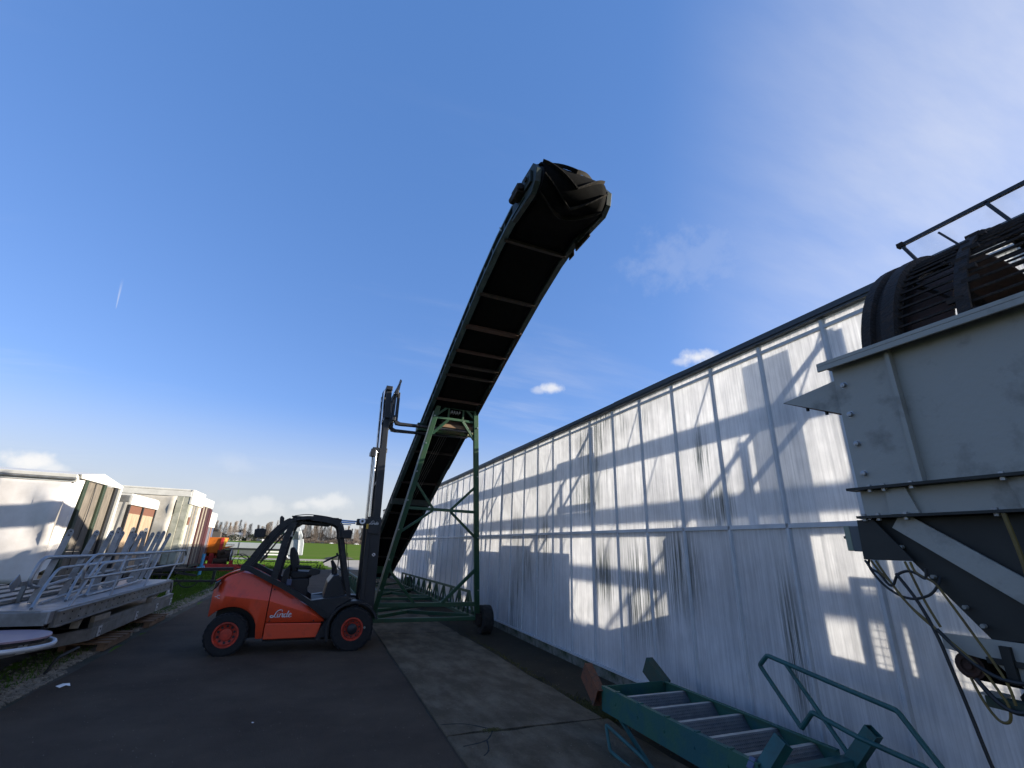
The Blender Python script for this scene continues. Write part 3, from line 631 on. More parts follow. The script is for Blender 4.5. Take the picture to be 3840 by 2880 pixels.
# belt: carrying run, return run and the wrap round the head drum
hy, hz, hr = 4.36, 6.39, .235
b = MB()
def sag(p0, xs, cb):
    return [[(x, p[0], p[1] + cb(x)) for x in xs] for p in p0]
xs = [XL + .05 + (XR - XL - .10) * k / 12 for k in range(13)]; xm = (XL + XR) / 2
tro = lambda x: .10 * min(1, abs(x - xm) / .45) ** 1.5
top = sag(off(.16)[:-1], xs, tro); bot = sag(off(.03)[:-1], xs, lambda x: 0)
def bulge(x): return .035 * math.cos((x - xm) / .52 * math.pi / 2)
wrap = []
for k in range(19):
    a = rad(100 - k * 10.5 * 1.0)
    a = rad(95 + k * 10)      # from top over the front to the underside
    wrap.append([(x, hy + (hr + bulge(x)) * math.cos(a) * 1.0, hz + (hr + bulge(x)) * math.sin(a) + tro(x) * .45 * max(0, math.sin(a))) for x in xs])
rows = top + wrap + bot[::-1]
nv = len(xs); vs = [p for r_ in rows for p in r_]; fs = [(i * nv + k, i * nv + k + 1, (i + 1) * nv + k + 1, (i + 1) * nv + k) for i in range(len(rows) - 1) for k in range(nv - 1)]
b.add(vs, fs); b.build('belt', 'belt', cv, smooth=True, solid=.018)
# chevron cleats: V strips over the wrap and down both runs
cl = None
def wrapP(x, a, h=0.0):
    R = hr + bulge(x) + .012 + h; return Vector((x, hy + R * math.cos(a), hz + R * math.sin(a) + tro(x) * .45 * max(0, math.sin(a))))
def cleat(a0, H=.055, spread=1.15):
    b = MB()
    for sgn in (-1, 1):
        n = 8; pr = []
        for k in range(n + 1):
            x = xm + sgn * .47 * k / n; a = a0 - spread * (k / n) ** 1.1 * (1 if True else 0)
            pr.append((wrapP(x, a), wrapP(x, a, H * (1 - .3 * (k / n))), wrapP(x, a - .07), wrapP(x, a - .07, H * (1 - .3 * (k / n)))))
        for k in range(n):
            p, q = pr[k], pr[k + 1]
            b.add([p[0], q[0], q[1], p[1], p[2], q[2], q[3], p[3]], [(0, 1, 2, 3), (4, 7, 6, 5), (3, 2, 6, 7), (0, 4, 5, 1), (0, 3, 7, 4), (1, 5, 6, 2)])
    return b
for a0 in (1.75, 2.7, 3.65, 4.55, 5.4): cleat(a0).build('cleat', 'cleat', cv)
b = MB(); b.cyl((XL + .05, hy, hz), (XR - .05, hy, hz), hr - .015, 28); b.cyl((XL - .12, hy, hz), (XR + .10, hy, hz), .035, 14); b.build('head_drum', 'rust_dark', cv, smooth=True)
for x0, x1 in ((XL - .055, XL + .02), (XR - .02, XR + .055)):
    b = MB(); b.prism([(4.95, 6.17), (4.3, 6.14), (4.17, 6.24), (4.13, 6.42), (4.25, 6.60), (4.6, 6.62), (4.95, 6.50)], 'x', x0, x1); b.build('head_plate', 'frame_dark_green', cv, bevel=.006)
b = MB(); b.bx(XL - .09, XL - .055, 4.26, 4.46, 6.29, 6.49); b.cyl((XL - .10, 4.36, 6.39), (XL - .05, 4.36, 6.39), .06, 16); b.build('bearing_housing', 'frame_dark_green', cv, bevel=.01)
b = MB(); b.bx(XL - .17, XL - .06, 4.50, 4.72, 6.30, 6.45); b.cyl((XL - .13, 4.46, 6.375), (XL - .13, 4.80, 6.375), .05, 14); b.build('gear_motor', 'rust_dark', cv, bevel=.012)
b = MB(); b.bx(XR + .03, XR + .055, 4.7, 5.10, 6.12, 6.26); b.bx(XR + .03, XR + .045, 5.15, 5.3, 6.08, 6.17); b.build('belt_tensioner', 'rust_dark', cv, bevel=.006)
b = MB()
for y, z in ((4.9, 6.62), (5.45, 6.50)): b.cyl((XL - .03, y, z - .12), (XL - .06, y, z - .06), .010, 6)
b.build('bolts', 'frame_edge', cv)
# cross members below
for y, m_, w in ((5.36, 'rust_dark', .05), (6.5, 'rust_dark', .05), (7.25, 'rust', .085), (7.87, 'rust', .045), (8.27, 'rust_dark', .05), (8.55, 'rust_dark', .04), (9.3, 'rust', .04), (11.35, 'rust_dark', .045), (12.85, 'rust_dark', .045), (14.6, 'rust_dark', .045), (16.4, 'rust_dark', .045), (18.0, 'rust_dark', .045)):
    z = pz(y); s_ = (pz(y - .05) - pz(y + .05)) / .1; b = MB(); b.beam((XL, y, z - .01), (XR, y, z - .01), w, .05, (0, s_, 1)); b.build('cross_member', m_, cv)
z = pz(7.25); b = MB(); b.beam((XR, 7.1, z - .015), (XR + .05, 12, pz(12) - .015), .02, .05); b.build('lap_plate', 'rust', cv)
for y in [5.0 + .95 * k for k in range(16)]:
    z = pz(y); b = MB(); b.cyl((XL + .04, y, z + .075), (XR - .04, y, z + .075), .03, 10); b.build('idler_roller', 'rust_dark', cv, smooth=True)
# winch cables under the frame and their clamps
b = MB()
for k in range(4):
    x = 2.36 + k * .055
    b.tube([(x + .03, 9.95, pz(9.95) - .06), (x - .02, 12.6, pz(12.6) - .07), (x - .05, 13.9, pz(13.9) - .07)], .0045, 5)
b.build('winch_cables', 'alu_dull', cv)
b = MB()
for k in range(4):
    for j in range(2): b.cyl((2.40 + k * .058, 9.62 + j * .11, pz(9.62) - .075), (2.40 + k * .058, 9.62 + j * .11, pz(9.62) - .02), .017, 8)
b.build('cable_clamps', 'alu_dull', cv)
# ---- tower (leans back to the frame): plane y = 10.7 - .246 (z - .33)
def T(x, z, d=0.0): return Vector((x, 10.7 - .246 * (z - .33) + d, z))
def tb(name, a, c, w=.09, h=.09, m_='green_steel', d=0.0):
    b = MB(); b.beam(T(*a, d), T(*c, d), w, h, (0, 1, 0)); return b.build(name, m_, cv, bevel=.006)
tb('tower_leg', (1.33, .33), (2.08, 4.74), .10, .09); tb('tower_leg', (3.60, .33), (2.95, 4.74), .11, .09)
b = MB()  # adjusting rail with pins on the left leg
b.beam(T(1.27, .45, -.06), T(1.98, 4.6, -.06), .018, .03, (0, 1, 0))
b.build('leg_rail', 'frame_edge', cv)
for z in (.9, 1.5, 2.1, 2.7, 3.3, 3.9, 4.5):
    x = 1.33 + (z - .33) * .75 / 4.41; b = MB(); b.cyl(T(x - .03, z, -.09), T(x - .03, z, -.03), .016, 8); b.build('leg_pin', 'frame_edge', cv)
for z in (.9, 2.0, 3.3, 4.35):
    x = 3.60 - (z - .33) * .65 / 4.41; b = MB(); b.cyl(T(x + .02, z, -.08), T(x + .02, z, -.03), .016, 8); b.build('leg_pin', 'frame_edge', cv)
for a, c, w in (((2.08, 4.74), (2.95, 4.72), .045), ((2.05, 4.49), (2.93, 4.48), .055), ((2.33, 4.75), (2.34, 4.48), .04), ((2.67, 4.74), (2.67, 4.49), .04), ((2.08, 4.55), (2.29, 4.73), .05), ((2.73, 4.72), (2.96, 4.54), .055),
                ((2.03, 4.13), (2.34, 4.46), .06), ((2.67, 4.47), (3.0, 4.10), .06),
                ((1.70, 2.55), (3.26, 2.54), .06), ((1.84, 3.07), (2.28, 2.56), .05), ((3.16, 3.06), (2.68, 2.56), .05), ((1.66, 2.06), (2.28, 2.52), .05), ((3.32, 2.01), (2.68, 2.52), .05),
                ((1.38, .61), (3.53, .61), .085), ((1.52, 1.32), (2.15, .64), .055), ((3.43, 1.33), (2.76, .64), .07)):
    tb('tower_brace', a, c, w, w, d=.01 if w < .06 else 0)
# cross bracket at mid height carrying the frame
b = MB(); b.bx(1.86, 2.96, 13.64, 13.74, pz(13.7) - .20, pz(13.7) - .03); b.build('lower_bracket', 'frame_dark_green', cv, bevel=.01)
# ---- chassis
b = MB(); b.beam((1.35, 10.7, .315), (3.58, 10.7, .315), .10, .075); b.build('axle_beam', 'green_steel', cv, bevel=.008)
for a, c, w in (((3.50, 10.7, .33), (3.50, 20.2, .30), .09), ((1.42, 10.7, .33), (1.42, 20.2, .30), .09),
                ((1.42, 14.6, .33), (3.50, 14.6, .33), .12), ((1.42, 17.4, .33), (3.50, 17.4, .33), .08), ((1.42, 20.1, .33), (3.50, 20.1, .33), .08), ((1.42, 12.0, .33), (3.5, 13.4, .33), .06),
                ((1.42, 10.9, .35), (2.3, 11.75, .35), .05), ((3.48, 10.9, .35), (2.1, 11.75, .35), .05), ((1.6, 14.6, .36), (3.45, 17.4, .36), .05), ((3.40, 14.6, .36), (1.5, 17.4, .36), .05), ((1.45, 17.4, .36), (3.4, 20.0, .36), .05)):
    b = MB(); b.beam(a, c, w, .07); b.build('chassis_beam', 'green_steel', cv, bevel=.005)
for X in (3.50, 1.42):
    b = MB(); b.beam((X, 11.05, .83), (X, 20.2, .72), .05, .05); b.build('truss_chord', 'green_steel', cv)
    b = MB(); b.beam((X, 11.05, .83), (X, 10.72, .42), .05, .05); b.build('truss_end', 'green_steel', cv)
    ys = [11.1, 11.85, 12.6, 13.4, 14.25, 15.1, 15.95, 16.8, 17.65, 18.5, 19.35, 20.15]
    for k, y in enumerate(ys):
        zt = .83 - (y - 11.05) * .012; b = MB(); b.beam((X, y, .34), (X, y, zt), .045, .045); b.build('truss_post', 'green_steel', cv)
        if k < len(ys) - 1:
            b = MB(); ym = (y + ys[k + 1]) / 2
            b.beam((X, ym, .34), (X, y + .02, zt), .032, .032); b.beam((X, ym, .34), (X, ys[k + 1] - .02, zt), .032, .032); b.build('truss_lattice', 'green_steel', cv)
# feed hopper at the foot and slewing dolly
b = MB(); b.add([(1.85, 18.9, 1.35), (3.05, 18.9, 1.35), (3.05, 20.9, 1.05), (1.85, 20.9, 1.05), (2.1, 19.1, .75), (2.8, 19.1, .75), (2.8, 20.7, .45), (2.1, 20.7, .45)], [(0, 1, 5, 4), (1, 2, 6, 5), (2, 3, 7, 6), (3, 0, 4, 7)]); b.build('feed_hopper', 'green_steel', cv, solid=.01)
def lug_wheel(x, y, R, w, nm='wheel', rim='rust_dark', axis='x', chunky=True):
    b = MB(); pr = [(R * .56, -w / 2 + .02), (R * .62, -w / 2), (R * .93, -w / 2), (R * .985, -w / 2 + .03), (R, 0), (R * .985, w / 2 - .03), (R * .93, w / 2), (R * .62, w / 2), (R * .56, w / 2 - .02)]
    b.lathe(pr, (x, y, R), axis, 36); wh = b.build(nm, 'tyre_dusty', cv, smooth=True)
    b = MB(); n = 12
    for k in range(n):     # hexagonal-looking worn lug pattern
        for j, (wa, wb, sh) in enumerate(((-w * .5, -w * .20, 0), (-w * .16, w * .16, .5), (w * .20, w * .5, 0))):
            a0 = (k + sh) / n * 6.283; sp = .40; vs = []
            for (aa, wo) in ((-.5, wa + .01), (.5, wa + .01), (.62, (wa + wb) / 2), (.5, wb - .01), (-.5, wb - .01), (-.62, (wa + wb) / 2)):
                an = a0 + aa * sp
                for rr in (R * .97, R * 1.015): vs.append((x + wo, y + rr * math.cos(an), R + rr * math.sin(an)))
            b.add(vs, [(1, 3, 5, 7, 9, 11)] + [(2 * q, 2 * ((q + 1) % 6), 2 * ((q + 1) % 6) + 1, 2 * q + 1) for q in range(6)])
    b.build('tread', 'tyre_dusty', wh)
    b = MB(); b.lathe([(.0, -w * .30), (R * .2, -w * .32), (R * .24, -w * .2), (R * .50, -w * .2), (R * .57, -w * .46), (R * .60, -w * .46)], (x, y, R), axis, 28); b.lathe([(R * .60, w * .46), (R * .57, w * .46), (R * .5, w * .3), (.0, w * .3)], (x, y, R), axis, 28); b.build('rim', rim, wh, smooth=True)
    return wh
lug_wheel(3.79, 10.7, .29, .24); lug_wheel(1.15, 10.7, .29, .22)
b = MB(); b.bx(3.55, 3.68, 10.6, 10.8, .20, .42); b.cyl((3.6, 10.7, .29), (3.75, 10.7, .29), .07, 14); b.build('hub', 'rust_dark', cv)
lug_wheel(1.15, 20.1, .29, .2); lug_wheel(3.79, 20.1, .29, .2)

# ------------------------------------------------------------ load carried by the forks (packing beams under the conveyor)
t = thing('lifting_beam', 'green steel box beam resting across the fork tips beneath the conveyor', 'beam', (2.5, 10.5, 4.3))
b = MB(); b.bx(1.92, 3.20, 10.40, 10.60, 4.335, 4.46); b.build('box_section', 'green_light', t, bevel=.006)
b = MB(); b.bx(1.80, 2.05, 10.38, 10.62, 4.325, 4.50); b.build('end_clamp', 'green_steel', t, bevel=.006)
t = thing('timber_packing', 'reddish brown timber packing on the nearer fork beneath the conveyor', 'timber', (2.6, 9.8, 4.4))
b = MB(); b.bx(2.20, 2.98, 9.74, 9.92, 4.305, 4.38); b.build('bottom_board', 'wood', t, bevel=.004)
b = MB(); b.bx(2.24, 2.95, 9.75, 9.90, 4.385, 4.52); b.build('top_board', 'rust', t, bevel=.004)
for x in (2.90,): b = MB(); b.bx(x, x + .05, 10.45, 10.52, 4.46, 4.62); b.build('chock', 'rust_dark', t)

# ------------------------------------------------------------ forklift truck
fk = thing('forklift', 'red counterbalance forklift side-on with a black cab and its tall mast raised to the conveyor', 'forklift', (0, 10.15, 0))
YN, YF = 9.53, 10.77; YM = 10.15
# counterweight and chassis lofted along x: (x, zbot, zcrease, ztop, halfwidth)
def arch(x, c, r, zc, base):
    d = abs(x - c); return zc + math.sqrt(r * r - d * d) if d < r else base
def lerp_tab(tab, x):
    for (a, va), (b_, vb) in zip(tab, tab[1:]):
        if a <= x <= b_: return va + (vb - va) * (x - a) / (b_ - a)
    return tab[0][1] if x < tab[0][0] else tab[-1][1]
TOP = [(-1.46, 1.00), (-1.445, 1.09), (-1.41, 1.14), (-1.26, 1.235), (-1.07, 1.30), (-.87, 1.265), (-.58, 1.12), (-.33, 1.00), (.14, .72), (.37, .55)]
def loft(name, xs_, zb, m_, hw, top=TOP, ztop_cap=None):
    b = MB(); cols = []
    for x in xs_:
        zt = lerp_tab(top, x) - .02
        if ztop_cap is not None: zt = min(zt, ztop_cap)
        z0 = zb(x); h = hw(x); zcr = min(zt - .02, lerp_tab([(-1.5, .93), (-.9, .86), (-.56, .82), (.1, .62), (.4, .5)], x)); zcr = max(zcr, z0 + .02); zcr2 = max(min(zcr + .05, zt - .01), zcr + .002)
        zm = (zcr2 + zt) / 2
        half = [(h - .02, z0), (h, z0 + .03), (h + .012, zcr), (h - .022, zcr2), (h - .035, zm), (h - .075 if zt > .9 else h - .04, zt - .02), (h - .12, zt)]
        ring = [(x, YM - w, z) for w, z in half] + [(x, YM + w, z) for w, z in half[::-1]]; cols.append(ring)
    k = len(cols[0]); vs = [v for c in cols for v in c]; fs = []
    for i in range(len(cols) - 1):
        for q in range(k - 1): fs.append((i * k + q, i * k + q + 1, (i + 1) * k + q + 1, (i + 1) * k + q))
    fs.append(tuple(range(k))); fs.append(tuple((len(cols) - 1) * k + q for q in range(k))[::-1])
    b.add(vs, fs); return b.build(name, m_, fk, smooth=True)
def hw_tail(x): return .60 if x > -1.15 else .60 - .24 * ((-1.15 - x) / .32) ** 2.2
xs_t = [-1.462, -1.45, -1.43, -1.40, -1.35] + [-1.30 + .73 / 22 * k for k in range(23)]
def zb_tail(x):
    a = arch(x, -1.10, .42, .31, .24); return max(a, .56 if x < -1.38 else a)
loft('counterweight', xs_t, zb_tail, 'red_paint', hw_tail)
# inner wheel-well liner closing the arch
b = MB(); b.bx(-1.35, -.60, YM - .33, YM + .33, .22, .8); b.build('chassis_block', 'plastic_black', fk)
xs_s = [-.555 + .925 * k / 24 for k in range(25)]
loft('side_panel', xs_s, lambda x: .478, 'red_paint', lambda x: .595)
xs_l = [-.555 + .90 * k / 18 for k in range(19)]
b = MB(); b.prism([(-.555, .225), (.285, .235), (.335, .458), (-.555, .470)], 'y', YM - .597, YM + .597); b.build('lower_sill', 'red_paint', fk, bevel=.012)
# tail-lamp cluster
for s_ in (-1, 1):
    b = MB(); b.prism([(-1.435, 1.10), (-1.35, 1.15), (-1.40, 1.02), (-1.455, .965)], 'y', YM + s_ * .44, YM + s_ * .565); b.build('tail_lamp', 'lens_dark', fk, bevel=.012)
# bonnet lid behind the cab
b = MB(); b.prism([(-1.43, 1.115), (-1.27, 1.225), (-1.06, 1.305), (-1.06, 1.325), (-1.28, 1.25), (-1.45, 1.135)], 'y', YM - .46, YM + .46); b.build('bonnet_lid', 'red_paint', fk, bevel=.008)
# panel fasteners and the scrape marks on the counterweight
for x, z in ((-.51, 1.00), (-.50, .505), (.20, .500)):
    b = MB(); b.cyl((x, YM - .62, z), (x, YM - .585, z), .012, 10); b.build('panel_fastener', 'dark_red', fk)
b = MB()
for (x, z, l_, a) in ((-1.40, .885, .05, -.15), (-1.37, .90, .07, .1), (-1.33, .87, .03, .5), (-1.36, .862, .05, -.1)): b.beam((x, 9.62 + (x + 1.40) * .0 - .03 * 0, z), (x + l_ * math.cos(a), 9.60, z + l_ * math.sin(a)), .003, .008)
b.build('scrape_marks', 'alu_frame', fk)
# black sweeping frame beam along the top of the body, each side
sweep = [(-1.10, 1.335), (-.98, 1.33), (-.87, 1.28), (-.58, 1.14), (-.33, 1.02), (-.08, .88), (.14, .745), (.30, .63), (.43, .52), (.36, .34), (.30, .21)]
for y in (YN + .02, YF - .02):
    b = MB(); pts = spline([(x, y, z) for x, z in sweep], 5)
    for i in range(len(pts) - 1): b.beam(pts[i], pts[i + 1] + (pts[i + 1] - pts[i]) * .15, .06, .085)
    b.build('body_rail', 'black_steel', fk)
# overhead guard: rear pillar, roof rail, front pillar in one swept tube per side, B pillar separate
guard = [(-1.07, 1.33), (-.97, 1.47), (-.84, 1.70), (-.70, 1.93), (-.56, 2.09), (-.42, 2.17), (-.2, 2.215), (0.0, 2.21), (.2, 2.185), (.36, 2.14), (.43, 2.05), (.47, 1.88), (.58, 1.45), (.69, 1.05), (.75, .80)]
for y in (YN + .05, YF - .05):
    b = MB(); pts = spline([(x, y, z) for x, z in guard], 4)
    for i in range(len(pts) - 1):
        b.beam(pts[i], pts[i + 1] + (pts[i + 1] - pts[i]) * .12, .06, .095 if i < 44 else .075, (1, 0, .3))
    b.build('guard_frame', 'black_steel', fk)
    b = MB(); pts = spline([(-.56, y, 1.16), (-.52, y, 1.5), (-.48, y, 1.85), (-.40, y, 2.14)], 4)
    for i in range(len(pts) - 1): b.beam(pts[i], pts[i + 1] + (pts[i + 1] - pts[i]) * .1, .06, .105, (1, 0, 0))
    b.build('b_pillar', 'black_steel', fk)
    b = MB(); pts = spline([(-.92, y + .01, 1.38), (-.80, y + .01, 1.6), (-.66, y + .01, 1.83), (-.54, y + .01, 1.99)], 4)
    for i in range(len(pts) - 1): b.beam(pts[i], pts[i + 1], .02, .03, (1, 0, 0))
    b.build('window_frame', 'plastic_black', fk)
b = MB()
for k, x in enumerate([-.40, -.25, -.10, .05, .20, .33]): b.bx(x - .02, x + .02, YN + .06, YF - .06, 2.165, 2.20)
b.build('roof_bars', 'black_steel', fk)
b = MB(); b.bx(-.46, .36, YN + .08, YF - .08, 2.222, 2.24); b.build('roof_plate', 'black_steel', fk)
b = MB(); b.prism([(-.36, 2.06), (-.28, 2.12), (.22, 2.10), (.26, 2.13), (-.40, 2.16)], 'y', YN + .12, YF - .12); b.build('roof_lining', 'plastic_black', fk)
b = MB(); b.tube(spline([(-.42, YN + .1, 2.24), (-.2, YN + .1, 2.275), (.1, YN + .12, 2.26), (.35, YN + .15, 2.22)], 6), .008, 6); b.build('roof_cable', 'plastic_black', fk)
for y in (YN + .2, YF - .2):
    b = MB(); b.beam((.30, y, 2.20), (.42, y, 2.195), .10, .07); b.build('tilt_cylinder_mount', 'black_steel', fk, bevel=.01)
    b = MB(); b.cyl((.40, y, 2.205), (.74, y, 2.195), .016, 10); b.cyl((.40, y, 2.165), (.66, y, 2.16), .010, 8); b.build('tilt_rod', 'chrome', fk, smooth=True)
b = MB(); b.bx(.70, .93, YN + .14, YN + .28, 2.13, 2.25); b.build('rod_clevis', 'black_steel', fk, bevel=.012)
b = MB(); b.cyl((.80, YN + .10, 2.205), (.80, YN + .14, 2.205), .055, 20); b.build('pivot_cap', 'white_print', fk, smooth=True)
b = MB(); b.cyl((.80, YN + .092, 2.205), (.80, YN + .10, 2.205), .022, 16); b.build('pivot_bolt', 'black_steel', fk)
b = MB(); b.bx(.885, .925, YN + .118, YN + .135, 2.07, 2.16); b.build('hazard_patch', 'yellow_mark', fk)
# work lamp and mirrors
b = MB(); b.prism([(-.635, 2.05), (-.655, 2.20), (-.63, 2.235), (-.585, 2.20), (-.575, 2.06)], 'y', YN + .06, YN + .20); b.beam((-.60, YN + .13, 2.06), (-.62, YN + .1, 1.97), .03, .03); b.build('work_lamp', 'plastic_black', fk, bevel=.012)
for xc, zc, sx in ((-.90, 1.905, 1), (.545, 1.945, -1)):
    b = MB(); b.prism([(xc - .10, zc + .07), (xc - .09, zc - .075), (xc + .075, zc - .065), (xc + .085, zc + .07), (xc + .02, zc + .09)], 'y', YN - .14, YN - .07); mr_ = b.build('mirror', 'plastic_black', fk, bevel=.015)
    b = MB(); b.beam((xc + .07 * sx, YN - .09, zc - .03), (xc + .15 * sx, YN + .04, zc - .06), .02, .02); b.build('mirror_arm', 'plastic_black', mr_)
b = MB(); b.bx(-.45, -.40, YN + .3, YN + .5, 1.88, 1.98); b.build('paper_holder', 'white_paint', fk)
# cab interior
b = MB(); b.prism([(-.46, 1.02), (-.43, 1.28), (-.36, 1.38), (-.33, 1.34), (-.33, 1.06)], 'y', YM - .35, YM + .35); b.build('engine_cover_back', 'plastic_black', fk, bevel=.01)
seat = MB(); seat.prism([(-.30, 1.28), (-.02, 1.27), (.06, 1.24), (.05, 1.17), (-.26, 1.14), (-.33, 1.2)], 'y', YM - .25, YM + .25); st_ = seat.build('seat', 'seat_vinyl', fk, bevel=.025)
b = MB(); b.prism([(-.31, 1.25), (-.20, 1.27), (-.20, 1.42), (-.27, 1.60), (-.34, 1.70), (-.40, 1.68), (-.39, 1.55)], 'y', YM - .23, YM + .23); b.build('seat_back', 'seat_vinyl', fk, bevel=.03)
b = MB(); b.beam((-.26, YM - .28, 1.36), (.02, YM - .28, 1.345), .05, .055); b.build('armrest', 'seat_vinyl', fk, bevel=.015)
b = MB(); b.prism([(.02, 1.34), (.14, 1.32), (.19, 1.30), (.18, 1.24), (.08, 1.21), (-.04, 1.22)], 'y', YM - .34, YM - .20); b.build('control_console', 'plastic_black', fk, bevel=.012)
for x, h in ((.10, .09), (.155, .085)):
    b = MB(); b.tube([(x, YM - .27, 1.31), (x + .012, YM - .27, 1.31 + h * .6), (x + .02, YM - .27, 1.31 + h)], [.010, .008, .015], 8); b.build('lever', 'plastic_black', fk)
b = MB(); b.prism([(-.30, 1.15), (.02, 1.16), (.03, 1.05), (.0, .99), (.03, .90), (-.02, .82), (-.34, 1.0)], 'y', YM - .27, YM + .27); b.build('seat_base', 'plastic_black', fk, bevel=.02)
b = MB(); b.bx(-.35, -.27, YM - .40, YM - .34, 1.05, 1.15); b.build('bottle_pocket', 'blue_grey', fk)
b = MB(); b.bx(.10, .82, YM - .52, YM + .52, .70, .82); b.build('cab_floor', 'plastic_black', fk, bevel=.01)
b = MB(); b.prism([(.30, .82), (.34, 1.10), (.42, 1.22), (.52, 1.24), (.64, 1.0), (.70, .82)], 'y', YM - .50, YM + .50); b.build('front_cowl', 'mast_steel', fk, bevel=.015)
b = MB(); b.prism([(.42, .90), (.42, 1.12), (.46, 1.16), (.53, 1.10), (.56, .90)], 'y', YM - .51, YM - .495); b.build('cowl_recess', 'plastic_black', fk)
b = MB(); b.tube([(.46, YM, 1.20), (.43, YM, 1.36), (.37, YM, 1.47)], [.055, .05, .025], 10); b.build('steering_column', 'plastic_black', fk)
b = MB(); c_ = Vector((.35, YM, 1.50)); a_ = Vector((.16, 0, .085)).normalized(); pts = [c_ + a_ * .15 * math.cos(t_ * 6.2832 / 24) + Vector((0, 1, 0)) * .15 * math.sin(t_ * 6.2832 / 24) for t_ in range(25)]
b.tube(pts, .012, 8, False); b.tube([c_ - a_ * .15, c_, c_ + a_ * .15], .010, 6); b.tube([c_ + a_ * .12, c_ + a_ * .12 + Vector((-.01, 0, .05))], .018, 8); b.build('steering_wheel', 'plastic_black', fk)
b = MB(); b.tube(rounded([(.50, YN + .07, 1.62), (.46, YN + .07, 1.60), (.47, YN + .07, 1.36), (.535, YN + .07, 1.33)], .03), .010, 8); b.build('grab_handle', 'plastic_black', fk)
b = MB(); b.tube(spline([(.62, YN + .3, 1.62), (.68, YN + .3, 1.35), (.70, YN + .3, 1.18)], 5), .007, 6); b.tube(spline([(.50, YN + .15, 1.95), (.58, YN + .2, 1.75), (.62, YN + .3, 1.45), (.66, YN + .3, 1.1)], 6), .006, 6); b.build('hose', 'plastic_black', fk)
b = MB(); b.bx(.66, .74, YN + .25, YN + .35, 1.10, 1.20); b.build('hose_bracket', 'green_steel', fk)
# front fenders over the drive wheels
fwx, fwz, fr_ = .86, .36, .36
for y0, y1 in ((YN - .06, YN + .24), (YF - .24, YF + .06)):
    b = MB(); pts = []
    for k in range(15):
        a = rad(205 - k * 13.2); pts.append((fwx + math.cos(a) * .455, fwz + math.sin(a) * .455))
    inner_ = [(fwx + (p[0] - fwx) * .91, fwz + (p[1] - fwz) * .91) for p in pts]
    for i in range(14): b.prism([pts[i], pts[i + 1], inner_[i + 1], inner_[i]], 'y', y0, y1)
    b.build('fender', 'mast_steel', fk)
    b = MB(); b.prism([(.30, .23), (.50, .23), (.47, .50), (.55, .70), (.78, .835), (.70, .90), (.10, .82), (.30, .62), (.43, .47)], 'y', y0 + .06, y1 - .02); b.build('cab_step', 'mast_steel', fk, bevel=.01)
b = MB(); b.cyl((.33, YN - .005, .735), (.33, YN + .02, .735), .045, 18); b.build('filler_cap', 'plastic_black', fk)
b = MB(); b.bx(-.56, 1.0, YM - .42, YM + .42, .17, .55); b.build('chassis', 'plastic_black', fk)
# wheels
def fwheel(xc, R, y0, w, rimr, side, front):
    zc = R - .005; yc = y0 + w / 2
    b = MB(); pr = [(rimr, -w / 2 + .02), (rimr + .02, -w / 2), (R * .90, -w / 2), (R * .97, -w / 2 + .03), (R * .975, w / 2 - .03), (R * .90, w / 2), (rimr + .02, w / 2), (rimr, w / 2 - .02)]
    b.lathe(pr, (xc, yc, zc), 'y', 44); wh = b.build('wheel', 'tyre', fk, smooth=True)
    b = MB(); n = 26
    for k in range(n):
        for sgn in (-1, 1):
            a0 = (k + (0 if sgn < 0 else .5)) / n * 6.2832; sp = .62 * 6.2832 / n; vs = []
            for wo, da in ((sgn * w * .49, -.5), (sgn * w * .49, .5), (sgn * .01, .9), (sgn * .01, -.1)):
                for rr in (R * .93 if abs(wo) > .02 else R * .955, R * 1.0 if abs(wo) < .02 else R * .985): vs.append((xc + rr * math.cos(a0 + da * sp), yc + wo, zc + rr * math.sin(a0 + da * sp)))
            b.add(vs, [(1, 3, 5, 7), (0, 1, 7, 6), (2, 3, 1, 0), (4, 5, 3, 2), (6, 7, 5, 4)])
    b.build('tread', 'tyre', wh)
    s_ = -1 if side < 0 else 1; ye = s_ * (w / 2)
    dd = .035 if front else .07
    b = MB(); b.lathe([(rimr + .012, ye), (rimr - .012, ye), (rimr - .03, ye - s_ * dd), (rimr * .55, ye - s_ * (dd + .01)), (rimr * .50, ye - s_ * (dd - .015)), (rimr * .2, ye - s_ * (dd - .02)), (.0, ye - s_ * (dd - .02))], (xc, yc, zc), 'y', 36); b.build('rim', 'rim_red', wh, smooth=True)
    if front:
        b = MB(); b.lathe([(rimr * .50, ye - s_ * .02), (rimr * .47, ye + s_ * .03), (rimr * .30, ye + s_ * .045), (0, ye + s_ * .045)], (xc, yc, zc), 'y', 24); b.build('hub', 'mast_steel', wh, smooth=True)
    b = MB()
    for k in range(10):
        a = k / 10 * 6.2832 + .3; rr = rimr * (.70 if front else .68); r_ = .013 if front else .020
        b.cyl((xc + rr * math.cos(a), yc + ye - s_ * (dd + .012), zc + rr * math.sin(a)), (xc + rr * math.cos(a), yc + ye - s_ * (dd - (.035 if front else .004)), zc + rr * math.sin(a)), r_, 8)
    b.build('wheel_nuts' if front else 'rim_holes', 'plastic_black', wh)
    return wh
fwheel(fwx, .365, YN - .07, .30, .175, -1, True); fwheel(fwx, .365, YF - .23, .30, .175, 1, True)
fwheel(-1.11, .325, YN - .03, .22, .180, -1, False); fwheel(-1.11, .325, YF - .19, .22, .180, 1, False)
b = MB(); b.cyl((fwx + .21, YN - .073, fwz + .02), (fwx + .21, YN - .069, fwz + .02), .02, 12); b.build('valve_mark', 'frame_edge', fk)
